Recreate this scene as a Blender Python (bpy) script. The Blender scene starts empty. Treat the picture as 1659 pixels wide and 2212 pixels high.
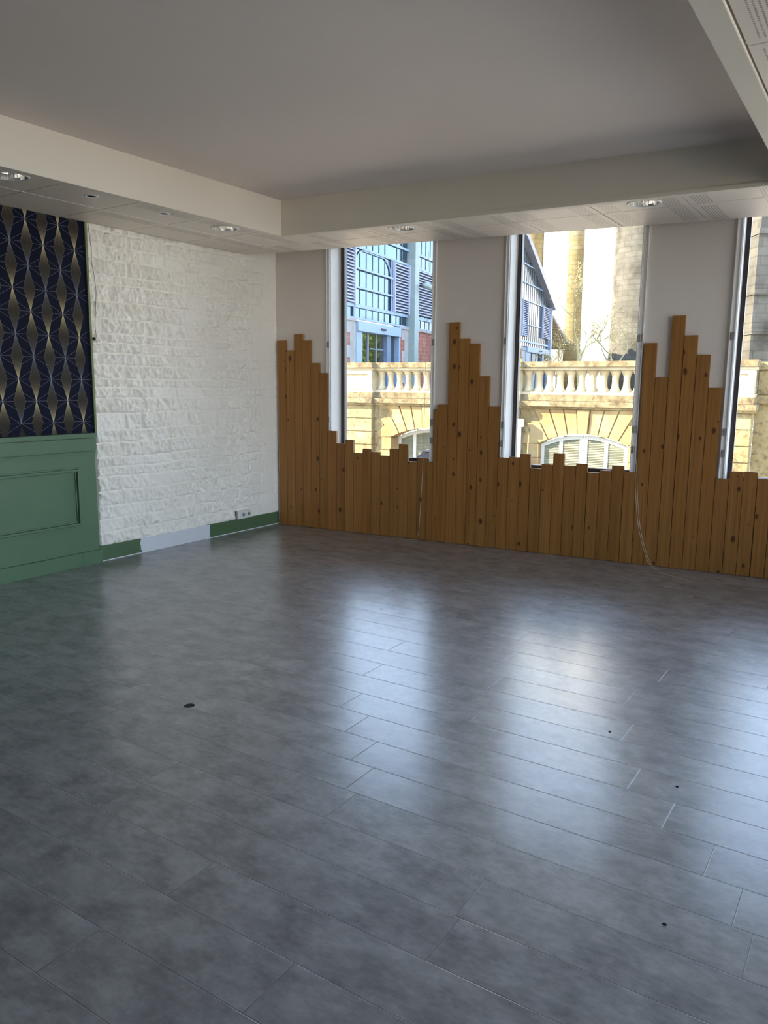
import bpy, bmesh, math, random
from math import sin, cos, pi, sqrt, radians
from mathutils import Vector, Matrix, noise

random.seed(7)
SC = bpy.context.scene
COL = SC.collection

# ------------------------------------------------------------------ camera
cam_d = bpy.data.cameras.new('camera')
cam = bpy.data.objects.new('camera', cam_d)
COL.objects.link(cam)
CAMP = Vector((5.5359, -6.3758, 1.5))
RW = ((0.8374042504923733, 0.5465249928216663, 0.008034517943477312),
      (0.09481443660158259, -0.13076986481620195, -0.9868685145792607),
      (-0.5382976350210271, 0.8271696770779438, -0.16132569991647086))
ax, ay, az = Vector(RW[0]), -Vector(RW[1]), -Vector(RW[2])
cam.matrix_world = Matrix(((ax.x, ay.x, az.x, CAMP.x), (ax.y, ay.y, az.y, CAMP.y),
                           (ax.z, ay.z, az.z, CAMP.z), (0, 0, 0, 1)))
cam_d.sensor_fit = 'VERTICAL'
cam_d.sensor_height = 36.0
cam_d.lens = 1676.05 / 2212 * 36.0
cam_d.clip_start, cam_d.clip_end = 0.05, 400
SC.camera = cam

# ------------------------------------------------------------------ world, sun, exposure
W = bpy.data.worlds.new('sky'); SC.world = W; W.use_nodes = True
nt = W.node_tree; nt.nodes.clear()
tc = nt.nodes.new('ShaderNodeTexCoord'); sx = nt.nodes.new('ShaderNodeSeparateXYZ')
rp = nt.nodes.new('ShaderNodeValToRGB'); bg = nt.nodes.new('ShaderNodeBackground'); wo = nt.nodes.new('ShaderNodeOutputWorld')
nt.links.new(tc.outputs['Generated'], sx.inputs[0]); nt.links.new(sx.outputs['Z'], rp.inputs[0])
nt.links.new(rp.outputs[0], bg.inputs[0]); nt.links.new(bg.outputs[0], wo.inputs[0])
e = rp.color_ramp.elements
e[0].position = 0.0; e[0].color = (0.78, 0.86, 0.94, 1)
e[1].position = 0.75; e[1].color = (0.42, 0.60, 1.0, 1)
k = e.new(0.22); k.color = (0.62, 0.78, 1.0, 1)
bg.inputs[1].default_value = 5.6

sun_d = bpy.data.lights.new('sun', 'SUN'); sun = bpy.data.objects.new('sun', sun_d); COL.objects.link(sun)
sun_d.energy = 26.0; sun_d.angle = radians(0.6); sun_d.color = (1.0, 0.86, 0.66)
sun.rotation_euler = Vector((-0.70, -0.514, 0.50)).to_track_quat('Z', 'Y').to_euler()
sun.location = (-20, -15, 20)

SC.view_settings.view_transform = 'Standard'
SC.view_settings.look = 'None'
SC.view_settings.gamma = 1.0
SC.view_settings.use_curve_mapping = False
SC.view_settings.exposure = 0.34
cy = SC.cycles
cy.use_denoising = True
cy.max_bounces = 10; cy.diffuse_bounces = 6; cy.glossy_bounces = 4; cy.transparent_max_bounces = 16
cy.caustics_reflective = False; cy.caustics_refractive = False
cy.sample_clamp_indirect = 6.0

# ------------------------------------------------------------------ frames
BETA = 0.07666946982183429
DB = Vector((cos(BETA), sin(BETA), 0)); NB = Vector((-sin(BETA), cos(BETA), 0))
def B(s, o, z):
    """point on the window wall's frame: s along the wall, o into the room, z up"""
    return DB * s - NB * o + Vector((0, 0, z))
FW = Vector((-0.5454, 0.8382, 0)); RT = Vector((0.8382, 0.5454, 0))
def E(r, f, z):
    """point in the town: r metres to the right of, f metres along the street axis seen through the windows"""
    p = CAMP + RT * r + FW * f
    return Vector((p.x, p.y, z))
HP = E(-0.96 * 29 / 27, 29, 0)
TH = radians(24.7)
HT = RT * sin(TH) + FW * cos(TH); HN = RT * cos(TH) - FW * sin(TH)
def Hl(t, o, z):
    """point on the market hall facade: t along, o out of the facade, z up"""
    return HP + HT * t + HN * o + Vector((0, 0, z))

# ------------------------------------------------------------------ materials
MATS = {}
def newmat(name):
    m = bpy.data.materials.new(name); m.use_nodes = True
    n = m.node_tree; b = n.nodes['Principled BSDF']
    MATS[name] = m
    return m, n, b
def N(n, typ, **kw):
    nd = n.nodes.new(typ)
    for k_, v in kw.items():
        setattr(nd, k_, v)
    return nd
def L(n, a, b): n.links.new(a, b)
def mth(n, op, a, b=None, c=None):
    nd = n.nodes.new('ShaderNodeMath'); nd.operation = op
    for i, v in enumerate((a, b, c)):
        if v is None: continue
        if isinstance(v, (int, float)): nd.inputs[i].default_value = v
        else: n.links.new(v, nd.inputs[i])
    return nd.outputs[0]
def ramp(n, fac, stops):
    r = n.nodes.new('ShaderNodeValToRGB'); n.links.new(fac, r.inputs[0])
    el = r.color_ramp.elements
    el[0].position, el[0].color = stops[0][0], (*stops[0][1], 1)
    el[1].position, el[1].color = stops[-1][0], (*stops[-1][1], 1)
    for p, c_ in stops[1:-1]:
        q = el.new(p); q.color = (*c_, 1)
    return r.outputs[0]
def noise_n(n, vec, scale, detail=4, rough=0.55, w=None):
    nd = n.nodes.new('ShaderNodeTexNoise'); nd.inputs['Scale'].default_value = scale
    nd.inputs['Detail'].default_value = detail; nd.inputs['Roughness'].default_value = rough
    if vec is not None: n.links.new(vec, nd.inputs['Vector'])
    return nd
def mapping(n, vec, scale=(1, 1, 1), loc=(0, 0, 0), rot=(0, 0, 0)):
    mp = n.nodes.new('ShaderNodeMapping')
    mp.inputs['Scale'].default_value = scale; mp.inputs['Location'].default_value = loc; mp.inputs['Rotation'].default_value = rot
    n.links.new(vec, mp.inputs['Vector']); return mp.outputs[0]
def bump(n, b, height, strength=0.3, dist=0.01):
    bn = n.nodes.new('ShaderNodeBump'); bn.inputs['Strength'].default_value = strength; bn.inputs['Distance'].default_value = dist
    n.links.new(height, bn.inputs['Height']); n.links.new(bn.outputs[0], b.inputs['Normal']); return bn

def simple(name, col, rough=0.6, metal=0.0, var=0.06, nscale=6.0, bmp=0.0, bscale=60.0, spec=0.5):
    m, n, b = newmat(name)
    t = N(n, 'ShaderNodeTexCoord')
    nz = noise_n(n, t.outputs['Object'], nscale, 5)
    lo = tuple(c_ * (1 - var * 1.5) for c_ in col); hi = tuple(min(1, c_ * (1 + var)) for c_ in col)
    c1 = ramp(n, nz.outputs['Fac'], [(0.3, lo), (0.7, hi)])
    L(n, c1, b.inputs['Base Color'])
    b.inputs['Roughness'].default_value = rough; b.inputs['Metallic'].default_value = metal
    b.inputs['Specular IOR Level'].default_value = spec
    if bmp:
        nb = noise_n(n, t.outputs['Object'], bscale, 3)
        bump(n, b, nb.outputs['Fac'], bmp, 0.004)
    return m

simple('white_wall', (0.80, 0.73, 0.67), 0.75, var=0.02, nscale=1.2, bmp=0.12, bscale=90)
simple('ceiling_white', (0.74, 0.665, 0.62), 0.85, var=0.02, nscale=0.8)
simple('fascia_white', (0.78, 0.725, 0.63), 0.6, var=0.02, nscale=1.0)
simple('rail_white', (0.90, 0.88, 0.86), 0.35, var=0.02)
simple('reveal_white', (0.86, 0.86, 0.87), 0.5, var=0.02)
simple('frame_brown', (0.055, 0.042, 0.040), 0.4, var=0.1)
simple('clip_grey', (0.30, 0.29, 0.28), 0.4)
simple('cord_white', (0.62, 0.56, 0.45), 0.7)
simple('chrome', (0.95, 0.93, 0.90), 0.16, 1.0, var=0.02)
simple('black_hole', (0.008, 0.008, 0.008), 0.9)
simple('plastic_white', (0.78, 0.78, 0.76), 0.35, var=0.01)
simple('green_paint', (0.105, 0.185, 0.105), 0.42, var=0.05, nscale=2.0, bmp=0.05)
simple('green_edge', (0.20, 0.24, 0.10), 0.5)
simple('wire_brown', (0.16, 0.12, 0.07), 0.5)
simple('door_white', (0.36, 0.35, 0.30), 0.5, var=0.03)
simple('car_black', (0.012, 0.012, 0.016), 0.12, spec=0.7)
simple('car_glass', (0.01, 0.01, 0.014), 0.1, spec=0.15)
simple('tyre', (0.02, 0.02, 0.02), 0.8)
simple('hall_steel', (0.17, 0.235, 0.32), 0.5, var=0.04)
simple('hall_steel_dark', (0.10, 0.14, 0.20), 0.5, var=0.05)
simple('hall_post', (0.18, 0.225, 0.215), 0.5, var=0.05)
simple('louvre_light', (0.27, 0.29, 0.38), 0.5, var=0.03)
simple('louvre_dark', (0.025, 0.035, 0.075), 0.6, var=0.05)
simple('roof_zinc', (0.19, 0.175, 0.19), 0.5, var=0.06)
simple('roof_timber', (0.16, 0.125, 0.085), 0.7, var=0.1)
simple('asphalt', (0.50, 0.43, 0.33), 0.9, var=0.15, nscale=3, bmp=0.2)
simple('gravel', (0.36, 0.32, 0.25), 0.95, var=0.12, nscale=2, bmp=0.2)
simple('stair_stone', (0.10, 0.09, 0.11), 0.85, var=0.2, nscale=5)
simple('rail_metal', (0.25, 0.23, 0.22), 0.4, 0.6)
simple('bark', (0.34, 0.27, 0.12), 0.9, var=0.2, nscale=12)
simple('lamp_white', (0.7, 0.7, 0.68), 0.4)

def leaf_mat(name, c1, c2):
    m, n, b = newmat(name)
    oi = N(n, 'ShaderNodeTexCoord')
    nz = noise_n(n, oi.outputs['Object'], 3.5, 3)
    L(n, ramp(n, nz.outputs['Fac'], [(0.3, c1), (0.7, c2)]), b.inputs['Base Color'])
    b.inputs['Roughness'].default_value = 0.7
leaf_mat('leaf_green', (0.16, 0.26, 0.015), (0.68, 0.75, 0.07))
leaf_mat('leaf_yellow', (0.50, 0.38, 0.12), (0.62, 0.50, 0.20))

# glass: thin clear pane
def glass_mat(name, tint, refl_tint=(1, 1, 1), ior=1.45):
    m = bpy.data.materials.new(name); m.use_nodes = True; n = m.node_tree; n.nodes.clear()
    tr = N(n, 'ShaderNodeBsdfTransparent'); gl = N(n, 'ShaderNodeBsdfGlossy'); mx = N(n, 'ShaderNodeMixShader'); fr = N(n, 'ShaderNodeFresnel')
    out = N(n, 'ShaderNodeOutputMaterial')
    tr.inputs[0].default_value = (*tint, 1); gl.inputs[0].default_value = (*refl_tint, 1); gl.inputs['Roughness'].default_value = 0.02
    fr.inputs[0].default_value = ior
    L(n, fr.outputs[0], mx.inputs[0]); L(n, tr.outputs[0], mx.inputs[1]); L(n, gl.outputs[0], mx.inputs[2]); L(n, mx.outputs[0], out.inputs[0])
    MATS[name] = m
glass_mat('window_glass', (0.97, 0.98, 0.97))
glass_mat('door_glass', (0.45, 0.5, 0.5), ior=3.2)

# hall glazing, mirror-like panes with the reflected sky's blue put into their tint
m, n, b = newmat('hall_glass')
t = N(n, 'ShaderNodeTexCoord'); nz = noise_n(n, t.outputs['Object'], 0.35, 3)
L(n, ramp(n, nz.outputs['Fac'], [(0.3, (0.072, 0.130, 0.185)), (0.7, (0.098, 0.150, 0.195))]), b.inputs['Base Color'])
b.inputs['Metallic'].default_value = 1.0; b.inputs['Roughness'].default_value = 0.12
m, n, b = newmat('hall_glass_gable')  # olive, brown and blue mottling imitates trees reflected in the panes
t = N(n, 'ShaderNodeTexCoord'); nz = noise_n(n, mapping(n, t.outputs['Object'], (1, 1, 0.6)), 1.6, 6, 0.75)
L(n, ramp(n, nz.outputs['Fac'], [(0.40, (0.018, 0.020, 0.010)), (0.5, (0.065, 0.058, 0.03)), (0.60, (0.08, 0.10, 0.12))]), b.inputs['Base Color'])
b.inputs['Metallic'].default_value = 0.6; b.inputs['Roughness'].default_value = 0.15

# stone (terrace, towers)
def stone_mat(name, c1, c2, c3, scale=1.6, bmp=0.5, bricks=None, crust=None):
    m, n, b = newmat(name)
    t = N(n, 'ShaderNodeTexCoord'); g = N(n, 'ShaderNodeNewGeometry')
    nz = noise_n(n, g.outputs['Position'], scale, 8, 0.65)
    col = ramp(n, nz.outputs['Fac'], [(0.32, c1), (0.5, c2), (0.68, c3)])
    h = nz.outputs['Fac']
    if crust:
        nz2 = noise_n(n, g.outputs['Position'], 9, 6, 0.75)
        f = ramp(n, nz2.outputs['Fac'], [(0.50, (0, 0, 0)), (0.62, (1, 1, 1))])
        mx = N(n, 'ShaderNodeMix', data_type='RGBA'); L(n, f, mx.inputs[0]); L(n, col, mx.inputs[6]); mx.inputs[7].default_value = (*crust, 1)
        mf = mth(n, 'MULTIPLY', f, 0.7); L(n, mf, mx.inputs[0]); col = mx.outputs[2]
    if bricks:
        br = N(n, 'ShaderNodeTexBrick'); br.inputs['Scale'].default_value = 1.0
        br.inputs['Brick Width'].default_value = bricks[0]; br.inputs['Row Height'].default_value = bricks[1]
        br.inputs['Mortar Size'].default_value = bricks[2]; br.inputs['Color1'].default_value = (1, 1, 1, 1); br.inputs['Color2'].default_value = (0.82, 0.82, 0.82, 1)
        br.inputs['Mortar'].default_value = (*bricks[3], 1)
        sp = N(n, 'ShaderNodeSeparateXYZ'); L(n, g.outputs['Position'], sp.inputs[0])
        u = mth(n, 'ADD', mth(n, 'MULTIPLY', sp.outputs[0], bricks[4]), mth(n, 'MULTIPLY', sp.outputs[1], bricks[5]))
        cb = N(n, 'ShaderNodeCombineXYZ'); L(n, u, cb.inputs[0]); L(n, sp.outputs[2], cb.inputs[1])
        L(n, cb.outputs[0], br.inputs['Vector'])
        mx = N(n, 'ShaderNodeMix', data_type='RGBA', blend_type='MULTIPLY'); mx.inputs[0].default_value = 1
        L(n, col, mx.inputs[6]); L(n, br.outputs['Color'], mx.inputs[7]); col = mx.outputs[2]
    L(n, col, b.inputs['Base Color']); b.inputs['Roughness'].default_value = 0.9; b.inputs['Specular IOR Level'].default_value = 0.2
    bump(n, b, h, bmp, 0.03)
stone_mat('terrace_stone', (0.13, 0.095, 0.045), (0.215, 0.165, 0.078), (0.28, 0.23, 0.12), crust=(0.07, 0.05, 0.026))
stone_mat('weathered_stone', (0.085, 0.062, 0.032), (0.155, 0.12, 0.065), (0.22, 0.18, 0.105), scale=4.0, crust=(0.05, 0.036, 0.02))
stone_mat('baluster_stone', (0.25, 0.20, 0.115), (0.33, 0.275, 0.17), (0.38, 0.335, 0.23))
stone_mat('arch_stone', (0.20, 0.12, 0.05), (0.25, 0.165, 0.075), (0.28, 0.22, 0.11))
stone_mat('keep_curtain', (0.80, 0.77, 0.68), (0.86, 0.83, 0.76), (0.88, 0.86, 0.80), scale=0.5, bmp=0.1)  # same stone as the keep, paled so its sunlit glare is in the colour
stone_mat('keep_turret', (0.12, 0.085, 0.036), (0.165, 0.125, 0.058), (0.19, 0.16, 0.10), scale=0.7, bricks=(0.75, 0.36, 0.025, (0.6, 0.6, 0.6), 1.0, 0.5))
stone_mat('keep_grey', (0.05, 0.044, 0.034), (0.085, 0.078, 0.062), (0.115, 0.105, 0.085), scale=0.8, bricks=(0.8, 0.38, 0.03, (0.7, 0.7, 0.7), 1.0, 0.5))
stone_mat('quoin_stone', (0.19, 0.18, 0.17), (0.24, 0.23, 0.22), (0.28, 0.265, 0.25))
stone_mat('brick_red', (0.19, 0.062, 0.042), (0.24, 0.085, 0.058), (0.28, 0.115, 0.08), scale=3, bricks=(0.45, 0.16, 0.025, (0.9, 1.3, 1.5), -0.145, 0.989))

# painted rubble
m, n, b = newmat('painted_rubble')
t = N(n, 'ShaderNodeTexCoord'); nz = noise_n(n, t.outputs['Object'], 2.5, 4)
L(n, ramp(n, nz.outputs['Fac'], [(0.3, (0.90, 0.86, 0.78)), (0.7, (0.93, 0.89, 0.82))]), b.inputs['Base Color'])
b.inputs['Roughness'].default_value = 0.6
nb = noise_n(n, t.outputs['Object'], 45, 5, 0.65); bump(n, b, nb.outputs['Fac'], 0.6, 0.010)

# pine boards
m, n, b = newmat('pine')
t = N(n, 'ShaderNodeTexCoord'); oi = N(n, 'ShaderNodeObjectInfo')
off = mth(n, 'MULTIPLY', oi.outputs['Random'], 37.0)
cb = N(n, 'ShaderNodeCombineXYZ'); L(n, off, cb.inputs[0]); L(n, mth(n, 'MULTIPLY', off, 1.7), cb.inputs[2])
va = N(n, 'ShaderNodeVectorMath', operation='ADD'); L(n, t.outputs['Object'], va.inputs[0]); L(n, cb.outputs[0], va.inputs[1])
v = va.outputs[0]
dn = noise_n(n, mapping(n, v, (1, 1, 0.5)), 6, 2)
vd = N(n, 'ShaderNodeVectorMath', operation='SCALE'); L(n, dn.outputs['Color'], vd.inputs[0]); vd.inputs['Scale'].default_value = 0.012
v2 = N(n, 'ShaderNodeVectorMath', operation='ADD'); L(n, v, v2.inputs[0]); L(n, vd.outputs[0], v2.inputs[1])
gr = noise_n(n, mapping(n, v2.outputs[0], (60, 60, 1.3)), 1.0, 6, 0.6)
gr2 = noise_n(n, mapping(n, v2.outputs[0], (14, 14, 0.5)), 1.0, 3, 0.5)
base = ramp(n, gr.outputs['Fac'], [(0.32, (0.25, 0.115, 0.026)), (0.50, (0.41, 0.205, 0.052)), (0.70, (0.50, 0.275, 0.080))])
tone = ramp(n, gr2.outputs['Fac'], [(0.3, (0.80, 0.74, 0.66)), (0.7, (1, 1, 1))])
mx = N(n, 'ShaderNodeMix', data_type='RGBA', blend_type='MULTIPLY'); mx.inputs[0].default_value = 1; L(n, base, mx.inputs[6]); L(n, tone, mx.inputs[7])
bt = ramp(n, oi.outputs['Random'], [(0.0, (0.72, 0.68, 0.62)), (0.5, (1.0, 1.0, 1.0)), (1.0, (0.90, 0.80, 0.66))])
mx2 = N(n, 'ShaderNodeMix', data_type='RGBA', blend_type='MULTIPLY'); mx2.inputs[0].default_value = 1; L(n, mx.outputs[2], mx2.inputs[6]); L(n, bt, mx2.inputs[7])
vo = N(n, 'ShaderNodeTexVoronoi', voronoi_dimensions='2D'); vo.inputs['Scale'].default_value = 1.0
s2 = N(n, 'ShaderNodeSeparateXYZ'); L(n, v2.outputs[0], s2.inputs[0]); c2_ = N(n, 'ShaderNodeCombineXYZ')
L(n, mth(n, 'MULTIPLY', s2.outputs[0], 7.0), c2_.inputs[0]); L(n, mth(n, 'MULTIPLY', s2.outputs[2], 4.2), c2_.inputs[1]); L(n, c2_.outputs[0], vo.inputs['Vector'])
rn = N(n, 'ShaderNodeSeparateXYZ'); L(n, vo.outputs['Color'], rn.inputs[0])
rad = mth(n, 'MULTIPLY', mth(n, 'GREATER_THAN', rn.outputs[0], 0.62), mth(n, 'ADD', mth(n, 'MULTIPLY', rn.outputs[1], 0.12), 0.035))
kd = mth(n, 'DIVIDE', vo.outputs['Distance'], mth(n, 'ADD', rad, 0.0001))
kn = ramp(n, kd, [(0.55, (1, 1, 1)), (1.0, (0.0, 0.0, 0.0))])
halo = ramp(n, kd, [(1.0, (1, 1, 1)), (2.0, (0.0, 0.0, 0.0))])
mx3 = N(n, 'ShaderNodeMix', data_type='RGBA'); L(n, mth(n, 'MULTIPLY', halo, 0.45), mx3.inputs[0]); L(n, mx2.outputs[2], mx3.inputs[6]); mx3.inputs[7].default_value = (0.33, 0.14, 0.04, 1)
mx4 = N(n, 'ShaderNodeMix', data_type='RGBA'); L(n, mth(n, 'MULTIPLY', kn, 0.92), mx4.inputs[0]); L(n, mx3.outputs[2], mx4.inputs[6]); mx4.inputs[7].default_value = (0.07, 0.022, 0.010, 1)
L(n, mx4.outputs[2], b.inputs['Base Color']); b.inputs['Roughness'].default_value = 0.5; b.inputs['Specular IOR Level'].default_value = 0.35
bump(n, b, gr.outputs['Fac'], 0.12, 0.003)

# vinyl planks
m, n, b = newmat('vinyl_planks')
g = N(n, 'ShaderNodeNewGeometry'); sp = N(n, 'ShaderNodeSeparateXYZ'); L(n, g.outputs['Position'], sp.inputs[0])
PW, PLn = 0.1982, 1.35
yy = mth(n, 'DIVIDE', mth(n, 'ADD', sp.outputs[1], 0.018), PW)
row = mth(n, 'FLOOR', yy); fy = mth(n, 'FRACT', yy)
wn = N(n, 'ShaderNodeTexWhiteNoise', noise_dimensions='1D'); L(n, mth(n, 'ADD', row, 0.37), wn.inputs['W'])
offv = wn.outputs['Value']
for rk, xj in ((-11, 2.43), (-14, 3.235), (-15, 3.96), (-16, 4.687), (-17, 4.058), (-18, 3.475), (-20, 3.825), (-22, 5.346), (-23, 4.62), (-21, 3.94), (-12, 3.3), (-13, 2.52), (-19, 5.0)):
    fk = mth(n, 'COMPARE', row, rk, 0.1)
    offv = mth(n, 'ADD', mth(n, 'MULTIPLY', offv, mth(n, 'SUBTRACT', 1.0, fk)), mth(n, 'MULTIPLY', fk, (-xj / PLn) % 1.0))
xx = mth(n, 'ADD', mth(n, 'DIVIDE', sp.outputs[0], PLn), offv)
colx = mth(n, 'FLOOR', xx); fx = mth(n, 'FRACT', xx)
wn2 = N(n, 'ShaderNodeTexWhiteNoise', noise_dimensions='2D'); cb = N(n, 'ShaderNodeCombineXYZ'); L(n, row, cb.inputs[0]); L(n, colx, cb.inputs[1]); L(n, cb.outputs[0], wn2.inputs['Vector'])
# cloudy pattern, shifted per plank
cs = N(n, 'ShaderNodeVectorMath', operation='SCALE'); L(n, wn2.outputs['Color'], cs.inputs[0]); cs.inputs['Scale'].default_value = 30
cv = N(n, 'ShaderNodeVectorMath', operation='ADD'); L(n, g.outputs['Position'], cv.inputs[0]); L(n, cs.outputs[0], cv.inputs[1])
n1 = noise_n(n, mapping(n, cv.outputs[0], (1, 1.3, 1)), 6.0, 8, 0.66)
n2 = noise_n(n, mapping(n, cv.outputs[0], (1, 2.2, 1)), 24.0, 5, 0.65)
mixf = mth(n, 'ADD', mth(n, 'MULTIPLY', n1.outputs['Fac'], 0.72), mth(n, 'MULTIPLY', n2.outputs['Fac'], 0.28))
basec = ramp(n, mixf, [(0.35, (0.135, 0.133, 0.133)), (0.5, (0.230, 0.225, 0.222)), (0.65, (0.325, 0.318, 0.310))])
pt = ramp(n, wn2.outputs['Value'], [(0.0, (0.90, 0.90, 0.90)), (1.0, (1.0, 1.0, 1.0))])
mx = N(n, 'ShaderNodeMix', data_type='RGBA', blend_type='MULTIPLY'); mx.inputs[0].default_value = 1; L(n, basec, mx.inputs[6]); L(n, pt, mx.inputs[7])
ey = mth(n, 'MULTIPLY', mth(n, 'MINIMUM', fy, mth(n, 'SUBTRACT', 1.0, fy)), PW)
ex = mth(n, 'MULTIPLY', mth(n, 'MINIMUM', fx, mth(n, 'SUBTRACT', 1.0, fx)), PLn)
ed = mth(n, 'MINIMUM', ex, ey)
gv = ramp(n, mth(n, 'DIVIDE', ed, 0.0026), [(0.25, (0, 0, 0)), (0.9, (1, 1, 1))])
gc = ramp(n, gv, [(0.0, (0.62, 0.62, 0.63)), (1.0, (1, 1, 1))])
mxg = N(n, 'ShaderNodeMix', data_type='RGBA', blend_type='MULTIPLY'); mxg.inputs[0].default_value = 1; L(n, mx.outputs[2], mxg.inputs[6]); L(n, gc, mxg.inputs[7])
L(n, mxg.outputs[2], b.inputs['Base Color'])
rr = ramp(n, n2.outputs['Fac'], [(0.3, (0.19, 0.19, 0.19)), (0.7, (0.25, 0.25, 0.25))])
L(n, rr, b.inputs['Coat Roughness']); b.inputs['Coat Weight'].default_value = 0.85; b.inputs['Coat IOR'].default_value = 1.5; b.inputs['Roughness'].default_value = 0.42; b.inputs['Specular IOR Level'].default_value = 0.30
cup = mth(n, 'MULTIPLY', mth(n, 'MULTIPLY', mth(n, 'SUBTRACT', fy, 0.5), mth(n, 'SUBTRACT', wn2.outputs['Value'], 0.5)), 0.0046)
hh = mth(n, 'ADD', mth(n, 'MULTIPLY', gv, 0.0009), cup)
hh = mth(n, 'ADD', hh, mth(n, 'MULTIPLY', n2.outputs['Fac'], 0.0004))
bn = bump(n, b, hh, 0.55, 1.0); L(n, bn.outputs[0], b.inputs['Coat Normal'])

# perforated ceiling tiles (coordinates are the tile's own, metres)
def tile_mat(name, perf):
    m, n, b = newmat(name)
    t = N(n, 'ShaderNodeTexCoord'); sp = N(n, 'ShaderNodeSeparateXYZ'); L(n, t.outputs['Object'], sp.inputs[0])
    b.inputs['Roughness'].default_value = 0.45
    c0 = (0.82, 0.74, 0.66)
    if perf:
        axx = mth(n, 'ABSOLUTE', sp.outputs[0])
        band = mth(n, 'MULTIPLY', mth(n, 'GREATER_THAN', axx, 0.158), mth(n, 'LESS_THAN', axx, 0.272))
        iny = mth(n, 'LESS_THAN', mth(n, 'ABSOLUTE', sp.outputs[1]), 0.262)
        rowf = mth(n, 'ABSOLUTE', mth(n, 'SUBTRACT', mth(n, 'FRACT', mth(n, 'DIVIDE', axx, 0.019)), 0.5))
        a_ = mth(n, 'LESS_THAN', rowf, 0.19)
        colf = mth(n, 'ABSOLUTE', mth(n, 'SUBTRACT', mth(n, 'FRACT', mth(n, 'DIVIDE', sp.outputs[1], 0.016)), 0.5))
        c_ = mth(n, 'LESS_THAN', colf, 0.33)
        f = mth(n, 'MULTIPLY', mth(n, 'MULTIPLY', band, iny), mth(n, 'MULTIPLY', a_, c_))
        mx = N(n, 'ShaderNodeMix', data_type='RGBA'); L(n, f, mx.inputs[0]); mx.inputs[6].default_value = (*c0, 1); mx.inputs[7].default_value = (0.30, 0.27, 0.24, 1)
        L(n, mx.outputs[2], b.inputs['Base Color'])
    else:
        nz = noise_n(n, t.outputs['Object'], 2, 3)
        L(n, ramp(n, nz.outputs['Fac'], [(0.3, tuple(x * 0.97 for x in c0)), (0.7, c0)]), b.inputs['Base Color'])
tile_mat('tile_perforated', True); tile_mat('tile_plain', False)

# vertex coloured paper
m, n, b = newmat('wallpaper')
at = N(n, 'ShaderNodeAttribute'); at.attribute_name = 'ink'
L(n, at.outputs['Color'], b.inputs['Base Color']); b.inputs['Roughness'].default_value = 0.5; b.inputs['Specular IOR Level'].default_value = 0.12
at2 = N(n, 'ShaderNodeAttribute'); at2.attribute_name = 'foil'


# baseboard: green paint with an unpainted white stretch (ragged brush edge)
m, n, b = newmat('half_painted_board')
g = N(n, 'ShaderNodeNewGeometry'); sp = N(n, 'ShaderNodeSeparateXYZ'); L(n, g.outputs['Position'], sp.inputs[0])
nz = noise_n(n, mapping(n, g.outputs['Position'], (1, 0.2, 60)), 1.0, 2)
yj = mth(n, 'ADD', sp.outputs[1], mth(n, 'MULTIPLY', mth(n, 'SUBTRACT', nz.outputs['Fac'], 0.5), 0.07))
wh = mth(n, 'MULTIPLY', mth(n, 'GREATER_THAN', yj, -1.868), mth(n, 'LESS_THAN', mth(n, 'ADD', sp.outputs[1], mth(n, 'MULTIPLY', nz.outputs['Fac'], 0.01)), -1.02))
low = mth(n, 'LESS_THAN', sp.outputs[2], 0.007)
wh = mth(n, 'MAXIMUM', wh, low)
mx = N(n, 'ShaderNodeMix', data_type='RGBA'); L(n, wh, mx.inputs[0]); mx.inputs[6].default_value = (0.085, 0.15, 0.075, 1); mx.inputs[7].default_value = (0.72, 0.74, 0.78, 1)
L(n, mx.outputs[2], b.inputs['Base Color']); b.inputs['Roughness'].default_value = 0.45

# louvred leaf of the garage doors
m, n, b = newmat('louvre_cream')
g = N(n, 'ShaderNodeNewGeometry')
nz = noise_n(n, g.outputs['Position'], 5, 3)
L(n, ramp(n, nz.outputs['Fac'], [(0.3, (0.125, 0.118, 0.068)), (0.7, (0.16, 0.152, 0.095))]), b.inputs['Base Color'])
b.inputs['Roughness'].default_value = 0.6

# ------------------------------------------------------------------ mesh helpers
def box_b(bm, f, a, b_, mi=0):
    """box between coordinates a and b_ in frame f(u, v, w)"""
    vs = [bm.verts.new(f(x, y, z)) for x in (a[0], b_[0]) for y in (a[1], b_[1]) for z in (a[2], b_[2])]
    q = [(0, 1, 3, 2), (4, 6, 7, 5), (0, 4, 5, 1), (2, 3, 7, 6), (0, 2, 6, 4), (1, 5, 7, 3)]
    for i in q:
        fc = bm.faces.new([vs[j] for j in i]); fc.material_index = mi
    return vs
def wf(x, y, z): return Vector((x, y, z))
def prism(bm, f, pts, o0, o1, mi=0):
    """polygon pts [(s, z)] extruded between offsets o0 and o1 in frame f(s, o, z)"""
    a = [bm.verts.new(f(s, o0, z)) for s, z in pts]; c_ = [bm.verts.new(f(s, o1, z)) for s, z in pts]
    k_ = len(pts)
    bm.faces.new(a).material_index = mi; bm.faces.new(c_[::-1]).material_index = mi
    for i in range(k_):
        bm.faces.new([a[i], c_[i], c_[(i + 1) % k_], a[(i + 1) % k_]]).material_index = mi
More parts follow.
